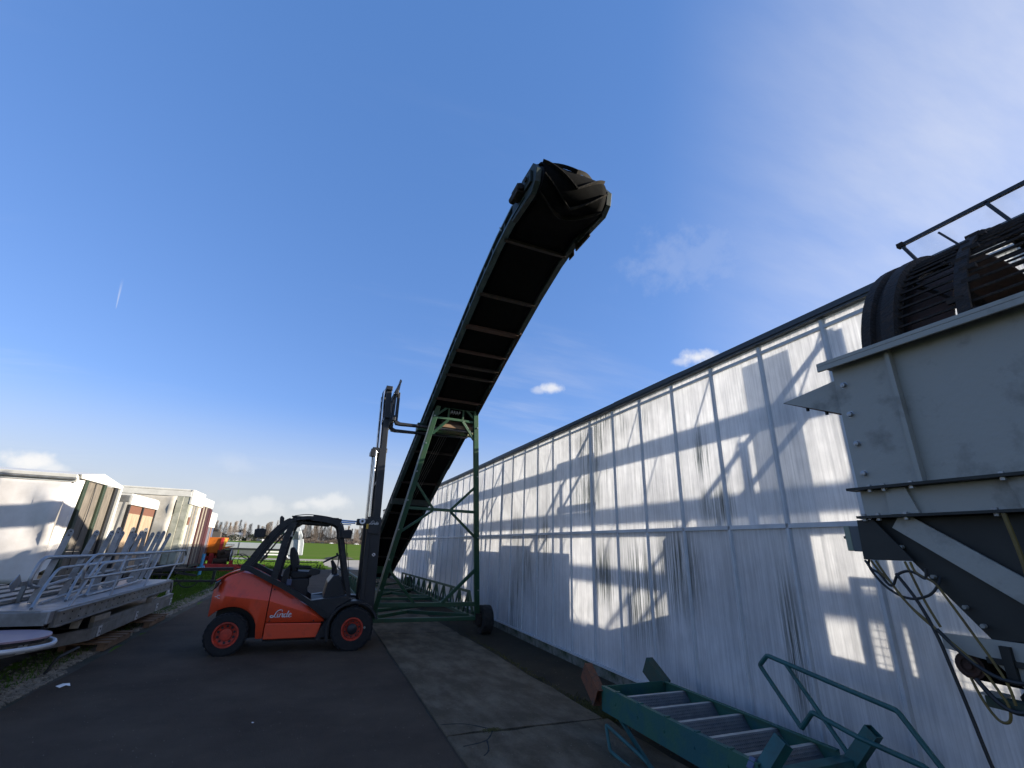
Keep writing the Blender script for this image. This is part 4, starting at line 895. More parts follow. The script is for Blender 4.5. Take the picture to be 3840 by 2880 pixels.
# mast: three nested stages, leaning back about two degrees
def mx(z): return 1.245 - .034 * z
def rail(name, y, z0, z1, dx0, dx1, w, m_='mast_steel'):
    b = MB(); b.add([(mx(z0) + dx0, y - w / 2, z0), (mx(z0) + dx1, y - w / 2, z0), (mx(z0) + dx1, y + w / 2, z0), (mx(z0) + dx0, y + w / 2, z0), (mx(z1) + dx0, y - w / 2, z1), (mx(z1) + dx1, y - w / 2, z1), (mx(z1) + dx1, y + w / 2, z1), (mx(z1) + dx0, y + w / 2, z1)],
                      [(0, 3, 2, 1), (4, 5, 6, 7), (0, 1, 5, 4), (1, 2, 6, 5), (2, 3, 7, 6), (3, 0, 4, 7)]); return b.build(name, m_, fk, bevel=.006)
for y, s_ in ((YM - .38, 1), (YM + .38, -1)):
    rail('mast_outer_rail', y, .12, 2.30, -.19, 0, .07); rail('mast_outer_flange', y - s_ * .045, .12, 2.30, -.27, -.19, .03)
    rail('mast_middle_rail', y + s_ * .065, 1.2, 3.68, -.16, -.015, .06)
    rail('mast_inner_rail', y + s_ * .125, 2.5, 5.10, -.12, -.01, .055)
    b = MB(); b.cyl((mx(.3) - .23, y + s_ * .02, .3), (mx(2.3) - .23, y + s_ * .02, 2.25), .035, 12); b.build('lift_cylinder', 'black_steel', fk, smooth=True)
    b = MB(); b.cyl((mx(2.2) - .23, y + s_ * .02, 2.2), (mx(3.62) - .23, y + s_ * .02, 3.62), .022, 12); b.build('piston_rod', 'chrome', fk, smooth=True)
    b = MB(); b.cyl((mx(3.6) - .17, y + s_ * .10, 3.6), (mx(5.0) - .17, y + s_ * .10, 5.0), .018, 10); b.build('piston_rod', 'chrome', fk, smooth=True)
    b = MB(); b.tube([(mx(2.5) - .10, y + s_ * .17, 2.5), (mx(5.0) - .10, y + s_ * .17, 5.0)], .010, 6); b.tube([(mx(1.4) - .20, y + s_ * .10, 1.0), (mx(3.6) - .20, y + s_ * .10, 3.6)], .009, 6); b.build('lift_chain', 'plastic_black', fk)
for z, dx0, dx1, hh in ((2.24, -.26, 0.0, .10), (3.66, -.30, 0.0, .09), (5.05, -.14, 0, .09), (.35, -.22, -.02, .12), (3.0, -.15, -.03, .07), (4.4, -.11, -.02, .07)):
    b = MB(); b.bx(mx(z) + dx0, mx(z) + dx1, YM - .40 + (.06 if z > 2.5 else 0), YM + .40 - (.06 if z > 2.5 else 0), z - hh / 2, z + hh / 2); b.build('mast_crossbar', 'mast_steel', fk, bevel=.008)
b = MB(); b.bx(mx(3.55) - .335, mx(3.55) - .24, YM - .40, YM - .30, 3.50, 3.66); b.build('rod_anchor', 'mast_steel', fk, bevel=.008)
b = MB()
for k in range(5): b.tube(spline([(mx(z_) - .19 - .01 * math.sin(z_), YM - .22 + k * .05, z_) for z_ in (1.6, 2.6, 3.6, 4.6, 5.0)], 3), .008, 6)
b.build('mast_hoses', 'black_hose', fk)
# bracket at the top of the outer stage, near side (carries the maker's script) and stickers
b = MB(); b.prism([(.90, 2.06), (.95, 1.98), (1.14, 1.98), (1.17, 2.26), (.90, 2.26)], 'y', YM - .455, YM - .418); b.build('mast_bracket', 'mast_steel', fk, bevel=.006)
for (x, z, r) in ((1.10, 1.60, .038), (.955, 1.60, .024)):
    yy = YM - .42 if x > 1 else YM - .447
    if x < 1: yy = YM - .355
    b = MB(); b.cyl((x, yy - .004, z), (x, yy, z), r, 20); st_ = b.build('safety_sticker', 'white_print', fk)
    b = MB(); b.lathe([(r, -.0065), (r * .80, -.0065)], (x, yy, z), 'y', 20); b.beam((x - r * .6, yy - .006, z + r * .6), (x + r * .6, yy - .006, z - r * .6), .002, r * .22); b.build('sticker_ring', 'red_stripe', st_)
    b = MB(); b.beam((x - r * .3, yy - .005, z - r * .5), (x + r * .1, yy - .005, z + r * .3), .002, r * .3); b.beam((x + r * .0, yy - .005, z + r * .1), (x + r * .45, yy - .005, z - r * .1), .002, r * .25); b.build('sticker_figure', 'plastic_black', st_)
# carriage and forks at the top
b = MB()
for y in (YM - .42, YM - .14, YM + .14, YM + .42): b.bx(mx(4.7) + .04, mx(4.7) + .075, y - .04, y + .04, 4.25, 4.98)
b.bx(mx(4.7) + .03, mx(4.7) + .10, YM - .52, YM + .52, 4.86, 4.98); b.bx(mx(4.7) + .03, mx(4.7) + .10, YM - .52, YM + .52, 4.28, 4.40); b.build('carriage', 'mast_steel', fk, bevel=.008)
b = MB()
for y in [YM - .5 + .2 * k for k in range(6)]: b.beam((mx(4.9) + .10, y, 4.9), (mx(5.2) + .14, y, 5.18), .03, .02)
b.beam((mx(5.2) + .14, YM - .52, 5.18), (mx(5.2) + .14, YM + .52, 5.18), .03, .04); b.beam((mx(5.2) + .13, YM - .18, 5.15), (mx(5.2) + .17, YM - .18, 5.33), .035, .03); b.build('load_guard', 'mast_steel', fk)
for y in (9.83, 10.50):
    x0 = mx(4.5) + .10
    b = MB(); b.prism([(x0, 4.96), (x0 + .05, 4.96), (x0 + .06, 4.32), (x0 + .12, 4.292), (x0 + 1.85, 4.300), (x0 + 1.85, 4.288), (x0 + .12, 4.235), (x0 + .03, 4.245), (x0, 4.30)], 'y', y - .065, y + .065); b.build('fork', 'black_steel', fk, bevel=.005)
# ---- script lettering (drawn as flat ribbons)
def script(name, x0, z0, w, y, m_, parent, th=.002):
    """'Linde' in a heavy joined script; width w"""
    s_ = w / 5.0; b = MB()
    def st(pts, wd):
        pp = spline([(x0 + p[0] * s_, y, z0 + p[1] * s_) for p in pts], 7)
        n = len(pp)
        for i in range(n - 1):
            t = i / (n - 1); ww = (wd[0] + (wd[1] - wd[0]) * t if len(wd) == 2 else (wd[0] + (wd[1] - wd[0]) * t * 2 if t < .5 else wd[1] + (wd[2] - wd[1]) * (t * 2 - 1))) * s_
            b.beam(pp[i], pp[i + 1] + (pp[i + 1] - pp[i]) * .25, th, ww, (0.35, 0, 1)) if abs((pp[i + 1] - pp[i]).normalized().x) > .8 else b.beam(pp[i], pp[i + 1] + (pp[i + 1] - pp[i]) * .25, ww, th, (0, 1, 0))
    st([(2.35, 1.15), (2.45, 1.42), (2.15, 1.60), (1.6, 1.50), (1.2, 1.10), (.95, .55), (.65, .12), (.2, .02), (-.02, .22), (.25, .42), (.70, .24), (1.2, .04), (1.65, .12)], (.09, .22, .12))     # L with its flag
    st([(1.62, .78), (1.52, .35), (1.62, .06), (1.92, .16)], (.24, .12)); st([(1.72, 1.02), (1.76, 1.05)], (.22, .2))                               # i
    st([(2.12, .76), (2.0, .30), (1.98, .04)], (.24, .22)); st([(2.05, .45), (2.40, .80), (2.66, .70), (2.56, .32), (2.66, .06), (2.9, .16)], (.08, .24, .1))   # n
    st([(3.46, .62), (3.22, .78), (2.96, .50), (3.02, .10), (3.30, .08), (3.52, .40)], (.10, .22, .10)); st([(3.84, 1.38), (3.66, .80), (3.54, .30), (3.62, .05), (3.86, .14)], (.20, .22, .1))  # d
    st([(3.98, .36), (4.34, .48), (4.46, .72), (4.22, .80), (3.98, .52), (3.98, .16), (4.26, .02), (4.62, .24)], (.08, .24, .08))        # e
    return b.build(name, m_, parent)
script('maker_lettering', -.50, .562, .36, YM - .6125, 'white_print', fk)
script('maker_lettering', .925, 2.155, .21, YM - .4575, 'white_print', fk)

# ------------------------------------------------------------ parked curtain-sided trailers (rear ends towards the road)
def grid_cloth(name, m_, parent, x0, x1, z0, z1, y, amp, tie=None, seed=0, lean=0.0):
    """slack tarpaulin: a sheet in the x-z plane with sags and folds"""
    rnd = random.Random(seed); nx, nz = 46, 22; vs = []
    ph = [rnd.uniform(0, 6) for _ in range(6)]
    for j in range(nz + 1):
        for i in range(nx + 1):
            u, v = i / nx, j / nz; x = x0 + (x1 - x0) * u; z = z0 + (z1 - z0) * v
            d = amp * (math.sin(x * 2.1 + ph[0] + v * 1.2) * .5 + math.sin(x * 4.7 + v * 3.2 + ph[1]) * .25 + math.sin((x + z) * 3.0 + ph[2]) * .3 + math.sin(x * 11 + z * 5 + ph[3]) * .07)
            if tie:
                for tx in tie:
                    r_ = math.hypot((x - tx) * .8, z1 - z); ang = math.atan2(z1 - z, (x - tx)); d += .035 * math.sin(ang * 9) * math.exp(-r_ * .9) * min(1, r_ * 3)
            d *= min(1, (1 - v) * 5 + .15)
            vs.append((x, y - abs(d) * .6 + d * .4, z))
    fs = [(j * (nx + 1) + i, j * (nx + 1) + i + 1, (j + 1) * (nx + 1) + i + 1, (j + 1) * (nx + 1) + i) for j in range(nz) for i in range(nx)]
    b = MB(); b.add(vs, fs); return b.build(name, m_, parent, smooth=True, solid=.004)

# trailer nearest the camera
XE = -5.20
t = thing('trailer', 'nearest white tarpaulin trailer with grey board rear between dark posts', 'trailer', (XE, 14.8, 0), 'trailers parked side by side')
ya, yb, zt = 13.5, 16.05, 3.10
L0 = -13.6
b = MB(); b.bx(L0, XE - .05, ya + .1, yb - .1, .62, .80); b.build('floor_frame', 'galv_dark', t, bevel=.01)
b = MB(); b.bx(L0, XE - .02, ya - .02, ya + .06, zt - .20, zt - .05); b.bx(L0, XE - .04, ya - .045, ya + .02, zt - .10, zt - .02); b.build('side_gutter', 'trailer_white', t, bevel=.01)
b = MB(); b.cyl((L0, ya - .04, zt - .13), (XE - .04, ya - .04, zt - .13), .028, 10); b.build('curtain_rail', 'alu_dull', t, smooth=True)
b = MB(); b.add([(L0, ya - .03, zt - .02), (L0, ya + 1.15, zt + .14), (L0, yb + .03, zt - .02), (XE + .02, ya - .03, zt - .02), (XE + .02, ya + 1.15, zt + .14), (XE + .02, yb + .03, zt - .02)], [(0, 1, 4, 3), (1, 2, 5, 4), (0, 3, 5, 2), (3, 4, 5), (2, 1, 0)]); b.build('roof', 'trailer_white', t)
b = MB(); b.prism([(ya - .03, zt - .03), (ya + .02, zt - .10), (yb - .02, zt - .10), (yb + .03, zt - .03), (ya + 1.15, zt + .13)], 'x', XE + .0, XE + .03); b.build('gable_fascia', 'trailer_white', t)
grid_cloth('curtain', 'tarp', t, L0, XE - .12, .78, zt - .18, ya + .0, .16, seed=3)
b = MB(); b.quad((XE - .14, ya, zt - .12), (XE - .02, ya + .36, zt - .12), (XE - .0, ya + .20, 1.9), (XE - .0, ya + .03, 1.1), (XE - .12, ya - .02, 1.0)); b.build('curtain_corner', 'tarp', t, solid=.004)
for (p0, p1, m_) in ((ya + .36, ya + .50, 'pole_green'), (ya + 1.42, ya + 1.56, 'pole_green'), (yb - .40, yb - .22, 'plastic_black')):
    b = MB(); b.bx(XE - .08, XE + .02, p0, p1, .65, zt - .10); b.build('rear_post', m_, t, bevel=.012)
b = MB(); b.bx(XE - .05, XE + .04, yb - .10, yb + .0, .65, zt - .10); b.build('corner_post', 'trailer_white', t, bevel=.01)
for (p0, p1) in ((ya + .51, ya + .95), (ya + .96, ya + 1.41), (ya + 1.57, yb - .41)):
    for (q0, q1) in ((.66, 1.40), (1.41, 2.98)):
        b = MB(); b.bx(XE - .06, XE - .035, p0, p1, q0, q1); b.build('rear_board', 'ply', t)
b = MB(); b.tube(spline([(XE - .02, ya + 1.0, 2.98), (XE + .01, ya + .96, 2.3), (XE + .0, ya + .92, 1.7), (XE + .01, ya + .90, 1.0)], 6), .010, 6); b.build('pull_cord', 'plastic_black', t)
b = MB(); b.bx(XE - .10, XE + .0, ya + .1, yb - .1, .50, .64); b.build('rear_sill', 'galv_dark', t)
def trailer_gear(t, X, y0, y1, zb):
    for x in (X - 1.8, X - 3.1):
        for y in (y0 + .25, y1 - .25):
            b = MB(); b.lathe([(.22, -.1), (.30, -.13), (.45, -.12), (.48, -.08), (.48, .08), (.45, .12), (.30, .13), (.22, .1)], (x, y, .48), 'y', 20); w = b.build('wheel', 'tyre', t, smooth=True)
            b = MB(); b.lathe([(.0, -.05), (.18, -.06), (.27, -.11)], (x, y, .48), 'y', 16); b.build('rim', 'alu_dull', w)
    b = MB(); b.bx(L0, X - .3, y0 + .8, y0 + .95, .42, zb); b.bx(L0, X - .3, y1 - .95, y1 - .8, .42, zb); b.build('chassis_beam', 'galv_dark', t)
    for y in (y0 + .5, y1 - .5):
        b = MB(); b.beam((X - .5, y, 0), (X - .5, y, zb), .10, .10); b.build('support_leg', 'galv_dark', t)
trailer_gear(t, XE, ya, yb, .62)

# small box trailer with two light wooden doors just behind it
XE = -5.12
t = thing('trailer', 'low trailer with two pale wooden door panels under a white header, second from the front', 'trailer', (XE, 18, 0), 'trailers parked side by side')
ya, yb, zt = 16.72, 19.25, 2.93
b = MB(); b.bx(L0, XE - .05, ya + .1, yb - .1, .62, .80); b.build('floor_frame', 'galv_dark', t)
b = MB(); b.bx(L0, XE - .02, ya - .02, ya + .06, zt - .22, zt - .03); b.build('side_gutter', 'alu_dull', t, bevel=.01)
b = MB(); b.bx(L0, XE, ya, yb, zt - .03, zt + .02); b.build('roof', 'trailer_white', t)
b = MB(); b.bx(XE - .02, XE + .05, ya - .01, ya + 1.25, zt - .29, zt - .02); b.bx(XE - .02, XE + .05, ya + 1.27, yb + .02, zt - .29, zt - .02); b.build('header_panel', 'trailer_white', t, bevel=.01)
grid_cloth('curtain', 'tarp', t, L0, XE - .35, .78, zt - .18, ya, .16, seed=11)
b = MB(); b.beam((XE - .20, ya - .02, .7), (XE - .12, ya - .02, zt - .22), .05, .05); b.build('curtain_pole', 'aluminium', t)
for (p0, p1) in ((ya + .12, ya + 1.15), (ya + 1.36, yb - .08)):
    b = MB(); b.bx(XE - .03, XE - .005, p0, p1, .72, zt - .52); b.build('door_panel', 'ply_warm', t)
    b = MB(); b.bx(XE - .03, XE - .002, p0, p1, zt - .52, zt - .29); b.build('door_head', 'brown_band', t)
for p in (ya + .02, ya + 1.22, yb - .06): b = MB(); b.bx(XE - .05, XE + .02, p, p + .09, .62, zt - .29); b.build('door_post', 'plastic_black', t)
trailer_gear(t, XE, ya, yb, .62)

# tall tarpaulin trailer
XE = -5.50
t = thing('trailer', 'tall cream tarpaulin trailer with gathered folds and a white roof corner, third from the front', 'trailer', (XE, 26, 0), 'trailers parked side by side')
ya, yb, zt = 25.2, 27.7, 3.84
b = MB(); b.bx(L0 - 3, XE, ya, yb, zt - .05, zt + .03); b.build('roof', 'trailer_white', t, bevel=.02)
b = MB(); b.bx(L0 - 3, XE - .02, ya - .03, ya + .05, zt - .30, zt - .06); b.build('side_gutter', 'trailer_white', t, bevel=.015)
b = MB(); b.bx(XE - .04, XE + .05, ya - .02, yb + .02, zt - .62, zt + .02); b.build('header_panel', 'trailer_white', t, bevel=.01)
grid_cloth('curtain', 'tarp2', t, L0 - 3, XE - .55, .72, zt - .28, ya + .01, .26, tie=(XE - 1.7, XE - 3.9, XE - 6.2), seed=5)
b = MB(); b.bx(XE - .52, XE - .28, ya - .02, ya + .03, .6, zt - .30); b.build('corner_flap', 'stained_cloth', t, bevel=.01)
b = MB(); b.bx(XE - .26, XE - .02, ya + .0, ya + .06, .6, zt - .30); b.build('corner_post', 'stained_cloth', t, bevel=.01)
for k, (p0, p1, m_) in enumerate(((.06, .36, 'stained_cloth'), (.38, .78, 'tarp2'), (.80, 1.02, 'alu_dull'), (1.04, 1.30, 'wood_pale'), (1.32, 1.58, 'alu_dull'), (1.60, 1.85, 'wood_pale'), (1.87, 2.45, 'tarp2'))):
    b = MB(); b.bx(XE - .05 - .02 * (k % 2), XE - .0 - .02 * (k % 2), ya + p0, ya + p1, .55, zt - .62); b.build('rear_slat', m_, t, bevel=.008)
b = MB(); b.bx(XE - .0, XE + .012, ya + .42, ya + .74, 2.35, 2.68); b.build('rear_plate', 'brown_band', t)
b = MB(); b.bx(L0, XE, ya + .1, yb - .1, .42, .60); b.build('floor_frame', 'galv_dark', t)
trailer_gear(t, XE, ya, yb, .5)
# trailer with the dark red rear frame
XE = -5.55
t = thing('trailer', 'white trailer with a dark red rear frame, fourth from the front', 'trailer', (XE, 29, 0), 'trailers parked side by side')
ya, yb, zt = 28.1, 30.6, 3.72
b = MB(); b.bx(L0 - 3, XE + .02, ya, yb, zt - .40, zt + .03); b.build('roof', 'trailer_white', t, bevel=.05)
for k, (p0, p1, m_) in enumerate(((0, .22, 'red_stripe'), (.24, .46, 'wood_pale'), (.48, .90, 'dark_red'), (.92, 1.1, 'wood_pale'), (1.12, 1.9, 'dark_red'), (1.92, 2.5, 'red_stripe'))):
    b = MB(); b.bx(XE - .06 + .02 * (k % 2), XE + .02 * (k % 2), ya + p0, ya + p1, .55, zt - .42); b.build('rear_slat', m_, t, bevel=.008)
b = MB(); b.bx(L0, XE - .06, ya, ya + .03, .55, zt - .42); b.build('side_wall', 'tarp2', t)
b = MB(); b.bx(L0, XE, ya + .1, yb - .1, .42, .55); b.build('floor_frame', 'galv_dark', t)
trailer_gear(t, XE, ya, yb, .5)
# last trailer: silver slack side, brown and blue striped rear
XE = -5.85
t = thing('trailer', 'farthest trailer with a slack silvery side sheet and brown and blue striped rear', 'trailer', (XE, 33, 0), 'trailers parked side by side')
ya, yb, zt = 31.4, 33.9, 3.20
b = MB(); b.bx(L0, XE, ya, yb, zt - .03, zt + .03); b.bx(L0, XE - .05, ya, ya + .06, zt - .24, zt - .03); b.build('roof', 'trailer_white', t)
b = MB(); b.bx(XE - .04, XE + .05, ya, yb, zt - .80, zt + .02); b.build('header_panel', 'trailer_white', t, bevel=.01)
grid_cloth('curtain', 'tarp', t, L0, XE - .30, .5, zt - .35, ya + .02, .2, tie=(XE - 1.2,), seed=9)
b = MB(); b.beam((XE - .1, ya - .01, .5), (XE - .1, ya - .01, zt - .25), .07, .05); b.build('corner_post', 'trailer_white', t)
for k, (p0, p1, m_) in enumerate(((0.05, .25, 'blue_grey'), (.27, .95, 'brown_post'), (.97, 1.22, 'blue_grey'), (1.24, 1.38, 'aluminium'), (1.40, 1.62, 'blue_grey'), (1.64, 1.9, 'brown_post'), (1.92, 2.15, 'alu_dull'), (2.17, 2.45, 'blue_grey'))):
    b = MB(); b.bx(XE - .07 + .025 * (k % 2), XE + .025 * (k % 2), ya + p0, ya + p1, .45, zt - .80); b.build('rear_stripe', m_, t, bevel=.01)
b = MB(); b.bx(L0, XE, ya + .1, yb - .1, .36, .50); b.build('floor_frame', 'galv_dark', t)
trailer_gear(t, XE, ya, yb, .45)

# ------------------------------------------------------------ stack of aluminium walkway sections by the road
t = thing('walkway_section', 'upper aluminium walkway section with blue-grey deck and riveted edge beam, lying on the stack', 'walkway', (-3.5, 11, .7), 'aluminium walkway sections stacked by the road')
b = MB(); b.bx(-4.05, -3.00, 8.35, 13.9, .835, .85); b.build('deck', 'aluminium', t)
for x0, x1 in ((-3.03, -2.98), (-4.07, -4.02)):
    b = MB(); b.prism([(x0, .64), (x1 + .03 if x0 > -3.5 else x1, .64), (x1 + .03 if x0 > -3.5 else x1, .655), (x1, .655), (x1, .815), (x1 + .03 if x0 > -3.5 else x1, .815), (x1 + .03 if x0 > -3.5 else x1, .834), (x0, .834)], 'y', 8.40, 13.85); b.build('edge_beam', 'alu_dull', t)
b = MB()
for k in range(22):
    y = 8.6 + k * .25
    for z in (.69, .78): b.cyl((-2.98, y, z), (-2.972, y, z), .009, 6)
tag(b.build('rivets', 'galv_dark', t), kind='stuff')
b = MB(); b.hollow((-3.02, 8.28, .76), (-4.05, 8.28, .76), .09, .15, .008); b.build('end_beam', 'alu_dull', t)
b = MB(); b.bx(-3.10, -2.99, 8.24, 8.36, .70, .852); b.build('corner_block', 'aluminium', t, bevel=.006)
b = MB(); b.cyl((-3.05, 8.32, .70), (-3.05, 8.32, .645), .016, 8); b.cyl((-3.05, 8.32, .645), (-3.05, 8.32, .625), .055, 16); b.build('adjusting_foot', 'plastic_black', t)
b = MB(); b.hollow((-3.02, 13.88, .76), (-4.05, 13.88, .76), .09, .15, .008); b.build('end_beam', 'alu_dull', t)
b = MB(); b.beam((-2.99, 13.95, .80), (-2.99, 14.10, .58), .03, .10); b.build('hinge_plate', 'alu_dull', t)
# lower section with bolted lugs
t = thing('walkway_section', 'lower grey walkway frame with bolted lug plates, at the bottom of the stack', 'walkway', (-3.5, 11, .3), 'aluminium walkway sections stacked by the road')
b = MB(); b.bx(-3.05, -3.0, 9.85, 14.45, .25, .42); b.build('edge_beam', 'alu_dull', t, bevel=.005)
b = MB(); b.bx(-3.06, -3.0, 9.85, 14.45, .425, .505); b.build('edge_rail', 'alu_dull', t, bevel=.004)
b = MB(); b.add([(-3.0, 9.85, .25), (-3.0, 9.85, .42), (-3.75, 8.2, .42), (-3.75, 8.2, .25), (-3.05, 9.9, .25), (-3.05, 9.9, .42), (-3.8, 8.25, .42), (-3.8, 8.25, .25)], [(0, 1, 2, 3), (7, 6, 5, 4), (1, 5, 6, 2), (0, 3, 7, 4), (0, 4, 5, 1), (2, 6, 7, 3)]); b.build('corner_beam', 'alu_dull', t)
b = MB(); b.bx(-4.35, -3.75, 8.18, 8.24, .22, .42); b.bx(-4.35, -3.6, 8.1, 8.16, .45, .62); b.build('end_beam', 'alu_dull', t, bevel=.005)
b = MB(); b.bx(-4.1, -3.5, 8.12, 8.18, .14, .20); b.build('footer', 'alu_frame', t, bevel=.004)
b = MB(); b.bx(-4.2, -4.1, 8.2, 14.4, .25, .5); b.build('edge_beam', 'alu_dull', t)
for (x, y, dx, dy) in ((-2.995, 10.15, 0, 1), (-2.995, 11.9, 0, 1), (-2.995, 13.2, 0, 1), (-2.995, 14.3, 0, 1), (-3.42, 8.92, .41, .91)):
    b = MB(); b.beam((x - dx * .06 + .006, y - dy * .06, .335), (x + dx * .06 + .006, y + dy * .06, .335), .014, .15); lg = b.build('lug_plate', 'alu_frame', t, bevel=.004)
    b = MB()
    for z in (.30, .37): b.cyl((x + .01, y, z), (x + .018, y, z), .016, 10)
    b.build('lug_bolts', 'plastic_black', lg)
b = MB(); b.bx(-4.1, -3.06, 9.9, 14.4, .40, .42); b.build('deck', 'galv_dark', t)
# timber bearers between the sections
t = thing('timber_bearer', 'pale timber bearer lying between the two walkway sections, near end', 'timber', (-3.3, 10, .5))
b = MB(); b.beam((-3.02, 9.2, .56), (-3.6, 11.2, .56), .10, .10); b.beam((-3.0, 9.75, .555), (-2.98, 10.3, .555), .06, .085); b.build('board', 'wood_pale', t, bevel=.004)
t = thing('timber_bearer', 'grey timber block between the walkway sections at their far end', 'timber', (-3.3, 13.5, .5))
b = MB(); b.beam((-2.97, 12.4, .56), (-3.3, 14.3, .57), .10, .09); b.build('board', 'wood_pale', t, bevel=.004)
for i, (y, lab) in enumerate(((10.9, 'brown wooden pallet under the middle of the walkway stack'), (13.2, 'orange-brown wooden pallet under the far end of the walkway stack'))):
    t = thing('pallet', lab, 'pallet', (-3.5, y, 0), 'pallets under the walkway stack')
    for k in range(3): b = MB(); b.bx(-4.0 + k * .5, -3.9 + k * .5, y - .6, y + .6, .02, .11); b.build('bearer', 'wood', t)
    for k in range(5): b = MB(); b.bx(-4.05, -2.86, y - .6 + k * .26, y - .46 + k * .26, .115, .14); b.build('board', 'wood', t)
    b = MB(); b.bx(-3.9, -3.3, y - .5, y + .5, .14, .25); b.build('packing_block', 'wood', t)
t = thing('steel_trestle', 'dark bent steel leg propping the near end of the walkway stack', 'trestle', (-3.15, 9.0, 0))
b = MB(); b.tube(rounded([(-3.02, 9.6, .20), (-3.05, 9.05, .17), (-3.08, 8.9, .0)], .05), .022, 6); b.tube([(-4.0, 8.5, .24), (-4.0, 8.5, 0)], .03, 6); b.build('leg', 'galv_dark', t)

# tube handrails
def handrail(name, label, pts_list, r, loc):
    t = thing(name, label, 'handrail', loc, 'tubular handrails on the walkway stack')
    for nm, pts in pts_list:
        b = MB(); b.tube(pts, r if nm != 'post' else r * .85, 10); b.build(nm, 'aluminium', t, smooth=True)
    return t
X = -3.02
H = lambda y, z, x=X: (x, y, z)
k_ = 3.02 / 3.3
def R_(y, z, x=X):   # handrail measured in the plane x=-3.3
    s_ = x / -3.3; return (x, y * s_, 1.8 + (z - 1.8) * s_)
handrail('handrail', 'nearest long two-bar silver handrail with slanted posts along the front of the stack', [
    ('top_rail', rounded([R_(9.79, 1.137), R_(9.73, 1.33), R_(9.99, 1.485), R_(11.97, 1.456), R_(16.016, 1.456), R_(16.225, 1.344), R_(16.061, 1.116)], .10)),
    ('mid_rail', rounded([R_(16.061, 1.116), R_(13.454, 1.123), R_(10.746, 1.128), R_(9.79, 1.137)], .05)),
    ('post', [R_(11.516, 1.463), R_(11.2, .735)]), ('post', [R_(13.681, 1.431), R_(13.072, .736)]), ('post', [R_(15.644, 1.424), R_(14.814, .714)]), ('post', [R_(10.35, 1.47), R_(9.62, .74)])], .020, (-3.02, 10, .8))
handrail('handrail', 'handrail with a low curved loop lying on the deck behind the nearest handrail', [
    ('top_rail', rounded([(-3.30, 10.05, .88), (-3.30, 9.55, .87), (-3.30, 9.62, .83), (-3.28, 10.3, .87), (-3.3, 11.6, .88), (-3.35, 13.0, .90)], .06)),
    ('mid_rail', rounded([(-3.42, 9.0, .87), (-3.42, 10.5, .96), (-3.42, 12.6, .98)], .1))], .020, (-3.3, 10, .8))
X2 = -3.62
def R2(y, z): return (X2, y, z)
handrail('handrail', 'handrail with the large rounded end loop behind the leaning flat bars', [
    ('top_rail', rounded([R2(9.55, 1.02), R2(8.96, 1.10), R2(9.13, 1.46), R2(10.8, 1.44), R2(14.2, 1.44)], .16)),
    ('mid_rail', rounded([R2(9.3, 1.03), R2(10.2, 1.10), R2(14.0, 1.18)], .05)), ('post', [R2(12.6, 1.44), R2(12.3, .85)]), ('post', [R2(14.2, 1.44), R2(13.9, .85)])], .026, (-3.62, 10, .8))
for i, (ys, yb_, lab) in enumerate(((9.02, 9.75, 'left'), (9.95, 10.6, 'middle'), (10.62, 11.2, 'right'))):
    handrail('handrail', 'bent hoop handrail leaning on the stack, %s of the three hoops' % lab, [
        ('hoop', rounded([(-3.25, ys - .65, .87), (-3.40, ys - .1, 1.10), (-3.45, ys + .25, 1.31), (-3.5, ys + 1.6, 1.32), (-3.5, ys + 3.0, 1.33)], .15))], .020, (-3.4, ys, .8))
# flat bars standing on the deck, leaning away from the camera
tops = [(10.48, 1.87, 9.65, .78), (11.55, 1.87, 10.55, .72), (12.30, 1.88, 11.2, .72), (12.62, 1.96, 11.9, .70), (12.88, 1.88, 11.7, .70), (13.48, 1.98, 12.6, .68), (13.75, 1.85, 12.3, .68), (14.12, 1.92, 12.9, .68), (14.35, 1.99, 13.9, .66), (15.0, 1.895, 13.7, .66), (15.48, 1.92, 14.1, .66), (15.94, 1.945, 14.5, .66), (16.56, 1.90, 14.9, .66)]
lab = ['standing alone, leftmost of the row', 'second from the left, a clear gap on each side', 'third from left, before the trailer corner post', 'short and upright, crossing its neighbour to the right', 'crossing the short upright bar', 'tallest in the middle, before the wooden door panels', 'bent over behind the tall middle bar', 'wide one before the right wooden door', 'upright one just behind the wide bar', 'first of the four parallel bars at the right', 'second of the four parallel bars at the right', 'third of the four parallel bars at the right', 'last bar on the right end of the row']
for i, (y1, z1, y0_, z0_) in enumerate(tops):
    s_ = 3.70 / 3.9; x = -3.70
    P1 = Vector((x, y1 * s_, 1.8 + (z1 - 1.8) * s_)); P0_ = Vector((x + .12, y0_ * s_, 1.8 + (z0_ - 1.8) * s_)); P0_.z = .855
    d = (P1 - P0_).normalized(); n_ = Vector((0, 0, 1)).cross(Vector((1, 0, 0)))
    b = MB(); w = .085; nn = Vector((.55, -.83, 0)); nn = (nn - d * nn.dot(d)).normalized()
    ax = d.cross(nn).normalized(); 
    def pt(t_, u): return P0_ + (P1 - P0_) * t_ + ax * u
    poly = [pt(0, -w / 2), pt(0, w / 2), pt(.97, w / 2), pt(1, w / 4), pt(1, -w / 4), pt(.97, -w / 2)]
    vs = [p + nn * .006 for p in poly] + [p - nn * .006 for p in poly]
    b.add(vs, [tuple(range(6)), tuple(range(11, 5, -1))] + [(q, (q + 1) % 6, 6 + (q + 1) % 6, 6 + q) for q in range(6)])
    t = thing('flat_bar', 'flat bar leaning on the stack, ' + lab[i], 'metal bar', P0_, 'flat metal bars leaning in a row'); b.build('bar', 'alu_dull', t)
    for tt in (.965, .905): c_ = pt(tt, 0); b = MB(); b.cyl(c_ + nn * .0062, c_ + nn * .0085, .014, 10); b.build('bolt_hole', 'plastic_black', t)
